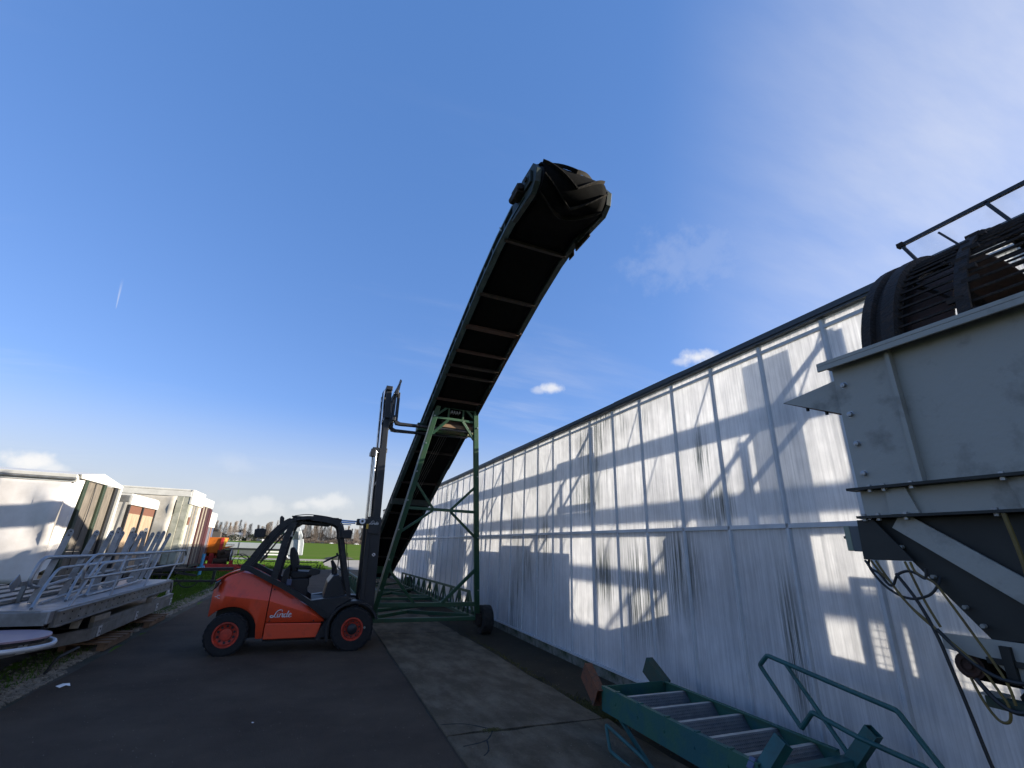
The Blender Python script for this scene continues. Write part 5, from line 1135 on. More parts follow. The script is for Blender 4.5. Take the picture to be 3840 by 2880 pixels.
t = thing('diamond_plate', 'small square steel plate on a cross arm standing on its corner left of the bars', 'steel plate', (-3.7, 9.2, 1.1))
c_ = Vector((-3.72, 8.90, 1.13)); b = MB(); r = .115
b.prism([(c_.y - r * 1.15, c_.z - .01), (c_.y - .02, c_.z - r), (c_.y + r * 1.15, c_.z + .01), (c_.y + .02, c_.z + r)], 'x', c_.x - .006, c_.x + .006); b.build('plate', 'aluminium', t, bevel=.003)
b = MB(); b.beam((c_.x - .02, c_.y + .1, c_.z - .02), (c_.x - .05, 12.6, c_.z + .0), .05, .055); b.build('cross_arm', 'alu_dull', t)
b = MB(); b.beam((c_.x - .05, 9.3, c_.z), (c_.x - .05, 9.25, .85), .04, .05); b.beam((c_.x - .05, 12.4, c_.z), (c_.x - .05, 12.35, .85), .04, .05); b.build('stand', 'alu_dull', t)
# grating panels lying on the near end of the deck
t = thing('grating_panel', 'ribbed grey floor grating lying left on the walkway stack beneath the curtain', 'grating', (-4.2, 9, .9))
for k in range(9): b = MB(); b.bx(-5.2 + k * .16, -5.07 + k * .16, 8.0 + k * .05, 11.5, .86 + .02 * (k % 2), .905 + .02 * (k % 2)); b.build('rib', 'alu_dull', t)
b = MB(); b.bx(-5.2, -4.1, 7.9, 11.6, .62, .85); b.build('under_frame', 'alu_dull', t)
b = MB(); b.bx(-5.1, -5.0, 8.2, 8.3, 0, .62); b.bx(-4.3, -4.2, 11.2, 11.3, 0, .62); b.build('trestle', 'galv_dark', t)

# oval board on a low stand at the lower left
t = thing('oval_table', 'oval table with a worn purple-grey top and pale rim, at the lower left corner', 'table', (-3.35, 7.6, 0))
def oval(cx, cy, a, c, n=40, rot=.35):
    o = []
    for k in range(n):
        u = 6.2832 * k / n; e = .8; x = a * math.copysign(abs(math.cos(u)) ** e, math.cos(u)); y = c * math.copysign(abs(math.sin(u)) ** e, math.sin(u)); o.append((cx + x * math.cos(rot) - y * math.sin(rot), cy + x * math.sin(rot) + y * math.cos(rot)))
    return o
b = MB(); b.prism(oval(-3.62, 7.42, .95, .52), 'z', .655, .675); tp = b.build('table_top', 'table_top', t)
b = MB(); b.prism(oval(-3.62, 7.42, .93, .50), 'z', .62, .652); b.build('core', 'plastic_black', t)
b = MB(); oo = oval(-3.60, 7.40, .98, .55); b.tube([(x, y, .585) for x, y in oo + oo[:1]], .026, 8, False); b.build('rim', 'alu_frame', t, smooth=True)
b = MB(); b.cyl((-3.62, 7.42, 0), (-3.62, 7.42, .62), .05, 12); b.cyl((-3.62, 7.42, 0), (-3.62, 7.42, .03), .35, 20); b.build('pedestal', 'galv_dark', t)

# litter on the road
for (x, y, s_, lab) in ((-2.60, 8.15, .085, 'larger crumpled white scrap of paper near the left road edge'), (-.30, 6.2, .02, 'tiny pale scrap on the asphalt in the middle of the road'), (-.95, 3.9, .012, 'smallest pale chip on the asphalt, lower middle of the road')):
    b = MB(); n = 7; vs = [(x + math.cos(6.28 * k / n) * s_ * random.uniform(.6, 1.1), y + math.sin(6.28 * k / n) * s_ * .45, .014 + random.uniform(0, .4) * s_) for k in range(n)] + [(x, y, .016 + s_ * .35)]
    b.add(vs, [(k, (k + 1) % n, n) for k in range(n)]); tag(b.build('paper_scrap', 'litter'), lab, 'litter')

# ------------------------------------------------------------ dark tangle of drawbars and hoses in front of the far trailers
t = thing('drawbar', 'long black steel drawbar with hanging hoses lying on trestles before the far trailers', 'drawbar', (-4.6, 22, .4))
b = MB(); b.beam((-6.2, 21.6, .60), (-3.0, 23.6, .62), .10, .12); b.build('main_beam', 'black_steel', t, bevel=.01)
b = MB(); b.beam((-6.2, 19.8, .40), (-2.9, 20.4, .36), .08, .07); b.build('lower_beam', 'galv_dark', t)
b = MB()
for (x, y, z) in ((-5.0, 21.0, .55), (-4.6, 21.2, .72), (-5.4, 20.9, .62), (-4.2, 21.3, .58), (-4.9, 21.4, .80)): b.beam((x - .35, y, z), (x + .3, y + .2, z + random.uniform(-.15, .15)), random.uniform(.05, .12), random.uniform(.04, .1))
b.build('coupling', 'black_steel', t)
b = MB(); b.bx(-6.1, -6.0, 20, 20.1, 0, .42); b.bx(-3.6, -3.5, 22.9, 23.0, 0, .56); b.bx(-5.2, -5.1, 20.6, 20.7, 0, .5); b.build('stand', 'galv_dark', t)
b = MB()
for (xa, xb_, y, d) in ((-5.6, -4.9, 20.0, .33), (-5.0, -4.0, 20.2, .28), (-5.9, -5.0, 20.1, .22), (-4.4, -3.6, 21, .3)):
    b.tube(spline([(xa, y, .42), (xa + (xb_ - xa) * .3, y - .1, .42 - d * .9), (xa + (xb_ - xa) * .7, y - .1, .42 - d * .9), (xb_, y, .44)], 6), .018, 6)
b.build('hoses', 'black_hose', t)
t = thing('blue_hydrant', 'small bright blue stand-pipe at the rear corner of the farthest trailer', 'stand-pipe', (-5.05, 28.5, 0))
b = MB(); b.cyl((-5.05, 28.5, 0), (-5.05, 28.5, 1.05), .07, 12); b.cyl((-5.2, 28.5, .35), (-4.9, 28.5, .42), .09, 12); b.build('pipe', 'blue_paint', t)
t = thing('plastic_bottle', 'pale plastic spray bottle on the grass before the drawbar', 'bottle', (-4.05, 18.8, 0))
b = MB(); b.lathe([(0, 0), (.06, .0), (.065, .12), (.05, .2), (.02, .24), (.02, .28), (0, .28)], (-4.05, 18.8, 0), 'z', 12); b.build('bottle_body', 'silver', t, smooth=True); b = MB(); b.bx(-4.14, -3.98, 18.77, 18.83, .28, .33); b.build('spray_head', 'litter', t)

# ------------------------------------------------------------ orange hopper on a red frame
t = thing('hopper_spreader', 'glossy orange spreader hopper on a red steel frame beside the far trailers', 'spreader', (-5.3, 33, 0))
cx, cy = -5.55, 34.3
b = MB(); vs = [(cx - .9, cy - .9, 1.86), (cx + .45, cy - .9, 1.86), (cx + .45, cy + .9, 1.86), (cx - .9, cy + .9, 1.86), (cx - .85, cy - .8, 1.0), (cx + .30, cy - .8, 1.0), (cx + .30, cy + .7, 1.0), (cx - .85, cy + .7, 1.0), (cx - .7, cy - .5, .82), (cx + .15, cy - .5, .82), (cx + .15, cy + .4, .82), (cx - .7, cy + .4, .82)]
b.add(vs, [(0, 1, 5, 4), (1, 2, 6, 5), (2, 3, 7, 6), (3, 0, 4, 7), (4, 5, 9, 8), (5, 6, 10, 9), (6, 7, 11, 10), (7, 4, 8, 11), (8, 9, 10, 11)]); b.build('hopper', 'orange', t, solid=.03)
b = MB(); b.bx(cx + .33, cx + .50, cy - .97, cy - .72, 1.0, 1.84); b.build('corner_post', 'red_far', t, bevel=.02)
b = MB(); b.bx(cx + .52, cx + .62, cy - .93, cy - .80, 1.1, 1.82); b.build('edge_strip', 'yellow_mark', t)
b = MB(); b.prism([(cx + .50, 1.22), (cx + .55, 1.34), (cx + 1.10, 1.42), (cx + .70, 1.26)], 'y', cy - 1.0, cy - .6); b.build('side_arm', 'orange', t)
b = MB()
for (x0, x1, y0_, y1_, z0_, z1_) in ((cx - .9, cx + .5, cy - .8, cy + .8, .55, .80), (cx - .85, cx - .6, cy - .9, cy - .65, 0, .95), (cx - .1, cx + .15, cy - 1.0, cy - .75, .05, .95), (cx + 1.0, cx + 1.2, cy - .9, cy - .7, .0, .6)): b.bx(x0, x1, y0_, y1_, z0_, z1_)
b.build('frame', 'red_far', t, bevel=.02)
b = MB(); b.beam((cx - .3, cy - 1.6, .28), (cx + 2.9, cy - .2, .22), .16, .26); b.beam((cx + .8, cy - 2.2, .08), (cx + 3.2, cy - .4, .10), .12, .08); b.build('drawbar', 'red_far', t, bevel=.01)
b = MB(); b.cyl((cx + .3, cy - .9, .82), (cx + 1.0, cy - .7, .86), .34, 20); b.cyl((cx + .2, cy - 1.1, .50), (cx + .9, cy - 1.0, .55), .20, 12); b.cyl((cx + .5, cy - 1.1, 1.0), (cx + .7, cy - 1.1, 1.1), .16, 10); b.build('engine', 'rust_dark', t, smooth=True)
b = MB(); b.lathe([(.31, -.02), (.36, -.02), (.36, .03)], (cx + 1.02, cy - .72, .86), 'x', 24); b.build('flywheel_rim', 'silver', t)
b = MB(); b.tube([Vector((cx + 1.6 + .42 * math.cos(a * .25), cy - .9, .55 + .42 * math.sin(a * .25))) for a in range(26)], .02, 6); b.tube([Vector((cx + 1.75 + .3 * math.cos(a * .25), cy - .9, .6 + .3 * math.sin(a * .25))) for a in range(26)], .02, 6); b.tube(spline([(cx + 1.2, cy - .9, .9), (cx + 1.5, cy - .9, .95), (cx + 1.9, cy - .9, .7), (cx + 3.4, cy - .6, .55), (cx + 6, cy, .52)], 6), .025, 6); b.build('hoses', 'black_hose', t)

# ------------------------------------------------------------ flatbed lorry seen through the cab
t = thing('flatbed_lorry', 'silver flatbed lorry with side lockers, white cab and an orange beacon, beyond the forklift', 'lorry', (-4, 50, 0))
Yl = 50.0
b = MB(); b.bx(-8.6, -1.9, Yl, Yl + 2.4, 1.05, 1.52); b.build('side_board', 'silver', t, bevel=.02)
for x in (-6.3, -4.0): b = MB(); b.bx(x - .04, x + .04, Yl - .02, Yl, 1.05, 1.52); b.build('board_post', 'dark_panel', t)
b = MB(); b.bx(-8.6, -1.9, Yl + .02, Yl + 2.38, .90, 1.03); b.build('chassis_rail', 'black_steel', t)
for x0 in (-7.7, -6.2): b = MB(); b.bx(x0, x0 + 1.35, Yl + .05, Yl + .5, .38, .88); b.build('locker', 'dark_panel', t, bevel=.02)
b = MB(); b.bx(-4.75, -2.4, Yl + .04, Yl + .10, .50, .62); b.bx(-4.75, -2.4, Yl + .04, Yl + .10, .74, .86); b.bx(-4.8, -4.65, Yl + .02, Yl + .12, .35, .95); b.build('side_guard', 'white_paint', t)
b = MB(); b.cyl((-8.45, Yl - .015, 1.30), (-8.45, Yl - .003, 1.30), .17, 18); b.build('side_logo', 'logo_green', t)
b = MB()
for k in range(9): b.bx(-8.15 + k * .17, -8.02 + k * .17, Yl - .012, Yl - .004, 1.26, 1.36)
b.build('side_lettering', 'print_grey', t)
_before = set(bpy.data.objects)
b = MB(); b.prism([(-1.85, .85), (-1.85, 2.95), (-1.5, 3.15), (-.55, 3.05), (-.15, 2.2), (.0, 1.6), (.05, .55), (-1.85, .55)], 'y', Yl + .02, Yl + 2.35); b.build('cab', 'silver', t, bevel=.03)
b = MB(); b.prism([(-1.55, 1.95), (-1.45, 2.75), (-.75, 2.7), (-.45, 1.95)], 'y', Yl - .01, Yl + .02); b.build('side_window', 'truck_glass', t)
b = MB(); b.bx(-1.7, -.3, Yl - .01, Yl + .02, .75, 1.85); b.build('door', 'silver', t, bevel=.01)
b = MB(); b.beam((-.30, Yl - .1, .6), (-.52, Yl - .1, 2.7), .12, .10); b.build('corner_trim', 'white_paint', t)
b = MB(); b.beam((-.12, Yl - .2, 2.0), (-.10, Yl - .2, 2.5), .16, .10); b.build('mirror', 'plastic_black', t)
b = MB(); b.cyl((-1.1, Yl + .6, 3.1), (-1.1, Yl + .6, 3.32), .16, 12); b.build('beacon', 'beacon', t)
for o in set(bpy.data.objects) - _before: o.location.x -= .95
for x in (-8.0, -4.4, -1.9):
    for y in (Yl + .2, Yl + 2.2):
        b = MB(); b.lathe([(.28, -.13), (.46, -.14), (.5, -.09), (.5, .09), (.46, .14), (.28, .13)], (x, y, .5), 'y', 20); w = b.build('wheel', 'tyre', t, smooth=True)
        b = MB(); b.lathe([(0, -.06), (.26, -.10), (.3, -.13)], (x, y, .5), 'y', 16); b.build('rim', 'silver', w)
t = thing('lorry_box', 'small dark green crane unit behind the lorry cab', 'crane', (-2.6, 50.5, 1.5))
b = MB(); b.beam((-2.6, 50.6, 1.52), (-2.5, 50.6, 2.8), .3, .3); b.beam((-2.5, 50.6, 2.7), (-3.6, 50.7, 2.2), .22, .25); b.build('crane_arm', 'green_steel', t, bevel=.02)
b = MB(); b.bx(-3.0, -2.2, 50.3, 51.5, 1.525, 1.8); b.build('crane_base', 'green_steel', t)
# mound of earth at the field edge
b = MB(); n = 16; vs = []; rng = random.Random(4)
for j in range(6):
    for k in range(n):
        rr = (1 - j / 5) * (1 + .15 * math.sin(k * 2.1)); vs.append((2.9 + rr * 1.7 * math.cos(6.2832 * k / n), 58.6 + rr * 1.5 * math.sin(6.2832 * k / n), .01 + .28 * (1 - rr ** 2 if rr < 1 else 0) + rng.uniform(0, .07)))
b.add(vs, [(j * n + k, j * n + (k + 1) % n, (j + 1) * n + (k + 1) % n, (j + 1) * n + k) for j in range(5) for k in range(n)]); tag(b.build('earth_mound', 'soil', smooth=True), 'low mound of brown earth at the near edge of the green field', 'earth mound')

# ------------------------------------------------------------ far side of the field: road, cars, trees, buildings
g = MB(); g.bx(-900, 900, 640, 648, .0, .02); structure(g.build('far_road', 'asphalt_old'))
g = MB(); g.bx(-900, 900, 636, 639.5, -.3, .05); structure(g.build('ditch_bank', 'soil'))
def bare_tree(h, seed, kind):
    rnd = random.Random(seed); tr = MB(); tr.tube([(0, 0, 0), (rnd.uniform(-.2, .2), 0, h * .5), (rnd.uniform(-.3, .3), 0, h * .95)], [h * .016, h * .010, h * .002], 6)
    cr = MB()
    for i in range(26):
        z0 = h * rnd.uniform(.16, .85); a = rnd.random() * 6.28; ln = h * (.30 if kind else .20) * (1.1 - z0 / h) + h * .05; el = rnd.uniform(.9, 1.25)
        p = Vector((0, 0, z0)); q = p + Vector((math.cos(a) * math.cos(el), math.sin(a) * math.cos(el), math.sin(el))) * ln * 1.3
        cr.tube([p, q], [h * .004, h * .0015], 3, False)
    for i in range(1500):
        t_ = rnd.random(); z = h * (.14 + .86 * t_); w = h * (.17 if kind else .11) * (math.sin(min(1, t_ * 1.15 + .12) * 3.0) ** .7 if t_ < .85 else .35) + .2
        a = rnd.random() * 6.28; r = w * math.sqrt(rnd.random()); x, y = r * math.cos(a), r * math.sin(a); l = rnd.uniform(.8, 2.0); dx = rnd.uniform(-.45, .45)
        c_ = rnd.uniform(.025, .06)
        cr.add([(x - c_, y, z), (x + c_, y, z), (x + dx, y + rnd.uniform(-.3, .3), z + l)], [(0, 1, 2)])
    return tr, cr
protos = []
for s_ in range(5):
    tr, cr = bare_tree(20 + s_ * 1.2, s_ + 20, s_ % 2); t = thing('poplar_tree', 'bare winter poplar in the row beyond the field', 'tree', (0, 0, 0), 'bare poplars beyond the field')
    tr.build('trunk', 'trunk', t, local=True); cr.build('crown', 'twig_pale' if s_ % 2 else 'twig', t, local=True); protos.append(t)
rnd = random.Random(99); n_t = 0; x = -205.0
while x < 120:
    src_t = protos[n_t % 5]
    o = src_t if n_t < 5 else dup(src_t)
    o.location = (x, 655 + rnd.uniform(-2, 22), 0); s_ = rnd.uniform(.72, 1.08) * (0.86 if x < -120 else 1.0); o.scale = (s_ * rnd.uniform(1.0, 1.4), s_ * 1.2, s_); o.rotation_euler = (0, 0, rnd.random() * 6)
    n_t += 1; x += rnd.uniform(1.9, 3.3) + (4 if rnd.random() < .05 else 0)
def bush(x0, x1, y, h, label, seed, m_='evergreen', dens=1.0):
    rnd = random.Random(seed); b = MB(); n = int((x1 - x0) * 26 * dens)
    for i in range(n):
        x = rnd.uniform(x0, x1); hh = h * (.75 + .25 * math.sin(x * .21 + seed)) * (1 - abs((x - (x0 + x1) / 2) / ((x1 - x0) / 2)) ** 6 * .6); z = hh * rnd.random() ** .8; s_ = rnd.uniform(.25, .7)
        yy = y + rnd.uniform(-3, 3); b.add([(x - s_, yy, z), (x + s_, yy + rnd.uniform(-.5, .5), z + rnd.uniform(-.3, .3)), (x + rnd.uniform(-.4, .4), yy, z + s_ * 1.4)], [(0, 1, 2)])
    return tag(b.build('hedge', m_), label, 'hedge', kind='stuff')
bush(-130, -75, 652, 7, 'dark evergreen hedge under the poplars at the left', 1); bush(-78, -48, 650, 11, 'taller dark shrubbery behind the forklift mirror', 2); bush(-45, 120, 654, 5.0, 'low brown scrub under the poplars to the right', 3, 'twig', 1.4); bush(-230, -128, 655, 8, 'brown scrub behind the trailers at the far left', 4, 'twig', 1.2)
bush(-230, 120, 672, 13, 'grey-brown undergrowth behind the row of poplars', 7, 'twig', 1.6)
def house(x, y, w, d, h, rh, label, wall='brick_far', roof='roof_far'):
    t = thing('house', label, 'house', (x, y, 0), 'buildings beyond the field')
    b = MB(); b.bx(x, x + w, y, y + d, 0, h); b.build('wall', wall, t)
    b = MB(); b.prism([(y - .4, h), (y + d + .4, h), (y + d / 2, h + rh)], 'x', x - .3, x + w + .3) if rh else b.bx(x - .2, x + w + .2, y - .2, y + d + .2, h, h + .3); b.build('roof', roof, t)
    for k in range(int(w / 4)): b = MB(); b.bx(x + 1.2 + k * 4, x + 2.4 + k * 4, y - .05, y, 1, 2.4); b.build('window', 'truck_glass', t)
house(-122, 640, 20, 9, 9, 0, 'dark flat-roofed building at the left end of the poplar row'); house(-98, 662, 16, 9, 4.5, 5, 'pale-roofed farmhouse half hidden behind the poplars', 'trailer_white', 'silver')
house(-75, 646, 4, 5, 2.6, 1.2, 'tiny pale yellow shed at the field edge', 'ply'); house(48, 660, 7, 8, 5, 3, 'small white house glimpsed among the poplars on the right', 'white_paint')
for i, (x, c, lab) in enumerate(((-18, 'car_white', 'white van at the left end of the distant traffic'), (-2, 'car_dark', 'dark car driving behind the white van'), (9, 'car_dark', 'second dark car in the middle of the far road'), (20, 'car_white', 'white car in the middle of the distant traffic'), (31, 'car_white', 'small white car right of the middle of the far road'), (50, 'car_white', 'white car beside the forklift mast on the far road'), (61, 'car_dark', 'rightmost dark car on the far road'), (-62, 'car_dark', 'dark blue lorry on the far road, leftmost'), (-56, 'car_white', 'white box lorry next to the blue lorry'))):
    t = thing('car', lab, 'car', (x, 644, 0), 'vehicles on the far road'); big = i in (0, 7, 8)
    b = MB(); b.prism([(x - 2.2, .3), (x - 2.2, 1.0 if not big else 2.6), (x - 1.3, 1.05 if not big else 2.7), (x - .8, 1.5 if not big else 2.7), (x + 1.0, 1.5 if not big else 2.7), (x + 1.5, 1.0 if not big else 1.4), (x + 2.3, .9), (x + 2.3, .3)], 'y', 643, 644.8); b.build('body', c, t)
    b = MB(); b.prism([(x - .7, 1.05), (x - .5, 1.42), (x + .8, 1.42), (x + 1.2, 1.05)], 'y', 642.97, 643); b.build('window', 'truck_glass', t)
    for xx in (x - 1.4, x + 1.4): b = MB(); b.cyl((xx, 642.95, .33), (xx, 644.85, .33), .33, 10); b.build('wheel', 'tyre', t)

# ------------------------------------------------------------ trommel screening machine on the right
PX = 2.40
tm = thing('trommel_screen', 'weathered grey trommel screen machine: slotted drum above a bolted steel trough, hopper and short belt', 'trommel', (PX + .9, .2, 0))
b = MB(); b.bx(PX, PX + .012, -2.6, 1.41, 2.125, 2.755); b.build('side_plate', 'galv', tm)
b = MB(); b.bx(PX - .012, PX - .0, 1.17, 1.435, 2.125, 2.752); b.build('end_cover', 'galv', tm, bevel=.003)
b = MB(); b.bx(PX - .075, PX + .09, -2.6, 1.47, 2.755, 2.775); b.bx(PX - .075, PX - .062, -2.6, 1.47, 2.728, 2.755); b.build('top_flange', 'galv', tm, bevel=.003)
b = MB(); b.bx(PX - .035, PX - .001, 1.155, 1.172, 2.125, 2.752); b.build('stiffener', 'galv', tm)
b = MB(); b.bx(PX - .035, PX - .001, .0, .017, 2.125, 2.752); b.build('stiffener', 'galv', tm)
for z in (2.64, 2.485, 2.335, 2.19):
    b = MB(); b.lathe([(0, -.030), (.012, -.028), (.0135, -.024), (.0135, -.014), (.019, -.0139), (.019, -.0125)], (PX, 1.39, z), 'x', 6); b.build('bolt', 'aluminium', tm)
b = MB(); b.bx(PX - .055, PX + .02, -2.6, 1.465, 2.112, 2.124); b.build('middle_flange', 'galv_dark', tm)
b = MB(); b.bx(PX, PX + .012, -2.6, 1.435, 1.995, 2.111); b.build('lower_plate', 'galv', tm)
b = MB(); b.prism([(1.315, 2.111), (1.235, 2.111), (1.205, 1.998), (1.320, 1.998)], 'x', PX - .020, PX - .001); b.build('gusset', 'galv', tm)
b = MB(); b.prism([(.90, 2.111), (.80, 2.111), (.76, 1.998), (.88, 1.998)], 'x', PX - .020, PX - .001); b.build('gusset', 'galv', tm)
b = MB(); b.bx(PX - .055, PX + .02, -2.6, 1.445, 1.983, 1.994); b.build('bottom_flange', 'galv_dark', tm)
b = MB()
for y in (1.42, 1.36, 1.25, .95, .72, .4, .1):
    b = MB(); b.cyl((PX - .035, y, 1.972), (PX - .035, y, 2.004), .010, 8); b.build('flange_bolt', 'aluminium', tm); b = MB(); b.cyl((PX - .035, y - .05, 2.100), (PX - .035, y - .05, 2.132), .010, 8); b.build('flange_bolt', 'aluminium', tm)
# end wall of the trough and the cross member
b = MB(); b.bx(PX + .012, PX + 1.85, 1.40, 1.412, 2.0, 2.40); b.build('end_plate', 'galv', tm)
b = MB(); b.bx(PX + 1.85, PX + 1.862, -2.6, 1.41, 2.0, 2.755); b.build('side_plate', 'galv', tm)
# pointed discharge chute
b = MB(); b.add([(PX + .03, 1.40, 2.70), (PX + .03, 1.41, 2.49), (PX + .03, 1.765, 2.655)], [(0, 1, 2)]); b.build('chute_cheek', 'galv', tm, solid=.006)
b = MB(); b.add([(PX + .03, 1.765, 2.655), (PX + .03, 1.41, 2.49), (PX + .80, 1.41, 2.49), (PX + .80, 1.765, 2.655)], [(0, 1, 2, 3)]); b.build('chute_floor', 'rust', tm, solid=.006)
b = MB(); b.add([(PX + .80, 1.40, 2.78), (PX + .80, 1.41, 2.49), (PX + .80, 1.90, 2.86)], [(0, 1, 2)]); b.build('chute_cheek', 'galv', tm, solid=.006)
b = MB()
for y in (1.46, 1.55, 1.65): b.cyl((PX + .06, y, 2.505 + (y - 1.41) * .465), (PX + .06, y, 2.470 + (y - 1.41) * .465), .009, 6)
b.build('chute_bolts', 'galv_dark', tm)
# drum
DX, DZ, DR = PX + .95, 2.665, .875
dr = MB(); dr.lathe([(DR - .06, 1.16), (DR, 1.17), (DR, 1.23), (DR - .03, 1.24), (DR - .03, 1.27), (DR + .0, 1.28), (DR + .0, 1.325), (DR - .05, 1.335), (DR - .12, 1.335), (DR - .12, 1.31), (DR - .09, 1.16)], (DX, 0, DZ), 'y', 72)
dr.build('end_ring', 'rust_dark', tm, smooth=True)
b = MB(); b.lathe([(DR - .11, 1.20), (DR - .125, 1.20), (DR - .125, .98), (DR - .11, .98)], (DX, 0, DZ), 'y', 60, rad(-60), rad(200)); b.build('drum_liner', 'rust', tm, smooth=True)
bar = None; nb = 88
for k in range(nb):
    a = 6.2832 * k / nb; c_ = (DX + (DR - .035) * math.cos(a), 0, DZ + (DR - .035) * math.sin(a))
    if bar is None:
        b = MB(); b.beam((c_[0], -2.55, c_[2]), (c_[0], 1.18, c_[2]), .011, .010); bar = b.build('drum_bar', 'rust_dark', tm); c0 = c_
    else:
        o = share(bar, tm); o.location = (c_[0] - c0[0], 0, c_[2] - c0[2])
for y in (.90, -.35, -1.4, -2.5):
    b = MB(); b.lathe([(DR - .026, -.025), (DR - .012, -.025), (DR - .012, .025), (DR - .026, .025)], (DX, y, DZ), 'y', 60); b.build('drum_band', 'rust_dark', tm)
b = MB(); rnd = random.Random(5)
for k in range(60):
    a = 6.2832 * k / 60; y = .90 + rnd.uniform(-.035, .035); r = DR - .018; b.beam((DX + r * math.cos(a), y - .03, DZ + r * math.sin(a)), (DX + r * math.cos(a), y + .03, DZ + r * math.sin(a)), .02, .022)
tag(b.build('drum_dirt', 'rust_dark', tm), kind='stuff')
b = MB(); n = 90; vs = []
for k in range(n + 1):
    t_ = k / n; a = 6.2832 * 0.9 * t_ + 2.4; y = 1.15 - 3.2 * t_
    for r in (DR - .06, DR - .11): vs.append((DX + r * math.cos(a), y, DZ + r * math.sin(a)))
b.add(vs, [(2 * k, 2 * k + 1, 2 * k + 3, 2 * k + 2) for k in range(n)]); b.build('inner_flight', 'rust_dark', tm, solid=.006)
# cover frame above the drum with its clear sheet
FX = PX + .94
b = MB(); b.hollow((FX, 1.40, 3.80), (FX, -2.6, 3.825), .022, .022, .003); b.build('cover_rail', 'black_steel', tm)
for y in (1.39, .95, .3, -.5): b = MB(); b.beam((FX, y, 3.80), (FX, y - .10, 3.52), .022, .018); b.build('cover_post', 'black_steel', tm)
b = MB(); b.beam((FX, 1.19, 3.76), (FX, 1.09, 3.56), .018, .012); b.build('cover_strip', 'black_steel', tm)
b = MB(); b.bx(FX - .018, FX + .018, 1.375, 1.412, 3.785, 3.816); b.build('cover_clamp', 'rust_dark', tm)
b = MB(); b.quad((FX + .01, 1.37, 3.785), (FX + .01, -2.6, 3.82), (FX + .01, -2.6, 3.50), (FX + .01, 1.27, 3.50)); b.build('cover_sheet', 'dirty_sheet', tm)
# hopper below: inward-sloping plates, their backlit shade put into the dark colour, with a light diagonal angle
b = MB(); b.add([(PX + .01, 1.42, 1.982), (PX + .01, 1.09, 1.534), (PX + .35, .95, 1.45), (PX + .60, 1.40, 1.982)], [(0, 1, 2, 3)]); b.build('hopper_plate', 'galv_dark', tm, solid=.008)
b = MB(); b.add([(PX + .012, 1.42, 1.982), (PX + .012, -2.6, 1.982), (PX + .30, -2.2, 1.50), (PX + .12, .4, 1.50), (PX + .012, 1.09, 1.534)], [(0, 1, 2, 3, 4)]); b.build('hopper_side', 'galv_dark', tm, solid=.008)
b = MB(); b.beam((PX - .01, 1.30, 1.975), (PX - .015, .80, 1.60), .012, .085); b.build('diagonal_brace', 'galv', tm)
b = MB()
for (y, z) in ((1.33, 1.86), (1.24, 1.745), (1.16, 1.64), (1.12, 1.58)): b.cyl((PX + .0, y - .02, z), (PX - .02, y - .02, z), .008, 6)
b.build('hopper_bolts', 'galv', tm)
# control box on its bracket plate
b = MB(); b.prism([(1.462, 1.978), (1.468, 1.803), (1.265, 1.803), (1.39, 1.978)], 'x', PX - .03, PX - .022); b.build('bracket_plate', 'galv_dark', tm, bevel=.002)
b = MB(); b.bx(PX - .02, PX + .10, 1.468, 1.510, 1.838, 1.952); b.build('switch_box_base', 'box_dark', tm, bevel=.003)
b = MB(); b.bx(PX - .02, PX + .10, 1.510, 1.538, 1.840, 1.954); b.build('switch_box_lid', 'box_green', tm, bevel=.004)
b = MB(); b.lathe([(.0, .0), (.024, .0), (.024, .012), (.017, .02), (.0, .02)], (PX + .03, 1.540, 1.902), 'y', 18); b.bx(PX + .025, PX + .035, 1.558, 1.574, 1.897, 1.909); b.build('switch_knob', 'plastic_black', tm)
b = MB(); b.cyl((PX + .03, 1.475, 1.835), (PX + .03, 1.478, 1.812), .010, 8); b.build('cable_gland', 'silver', tm)
# short discharge belt under the hopper
b = MB(); b.prism([(1.250, 1.533), (1.09, 1.536), (-2.6, 1.56), (-2.6, 1.38), (1.04, 1.392), (1.10, 1.46), (1.252, 1.480)], 'x', PX - .0, PX + .03); b.build('belt_side_frame', 'galv', tm)
b = MB(); b.cyl((PX + .02, 1.190, 1.430), (PX + .55, 1.190, 1.430), .045, 24); b.build('end_roller', 'rust_dark', tm, smooth=True)
b = MB(); b.lathe([(.0, -.01), (.012, -.012), (.012, 0), (.026, 0), (.026, -.006), (.036, -.006), (.036, .0), (.046, .0)], (PX + .014, 1.190, 1.430), 'x', 22); b.build('roller_bearing', 'rust', tm)
b = MB(); b.bx(PX + .03, PX + .50, -2.6, 1.19, 1.383, 1.392); b.bx(PX + .03, PX + .50, -2.6, 1.19, 1.470, 1.478); b.build('belt', 'belt', tm)
b = MB(); b.bx(PX - .012, PX - .001, .90, 1.12, 1.455, 1.475); b.bx(PX - .02, PX - .001, 1.04, 1.07, 1.40, 1.52); b.cyl((PX - .02, .985, 1.478), (PX - .001, .985, 1.478), .016, 12); b.build('tension_slot', 'galv_dark', tm)
b = MB(); b.hollow((PX, 1.15, 1.328), (PX, -2.6, 1.335), .05, .035, .004); b.build('support_rail', 'mossy_steel', tm)
b = MB(); b.bx(PX - .02, PX + .06, 1.10, 1.165, 1.346, 1.352); b.build('rail_cap', 'galv', tm)
for (x, y) in ((PX + .1, -.7), (PX + 1.7, -.7), (PX + .1, -2.4), (PX + 1.7, -2.4)): b = MB(); b.beam((x, y, 0), (x, y, 2.0), .12, .12); b.build('leg', 'galv', tm)
for y in (-.7, -2.4): b = MB(); b.beam((PX + .1, y, 1.30), (PX + 1.7, y, 1.30), .08, .08); b.build('cross_beam', 'galv', tm)
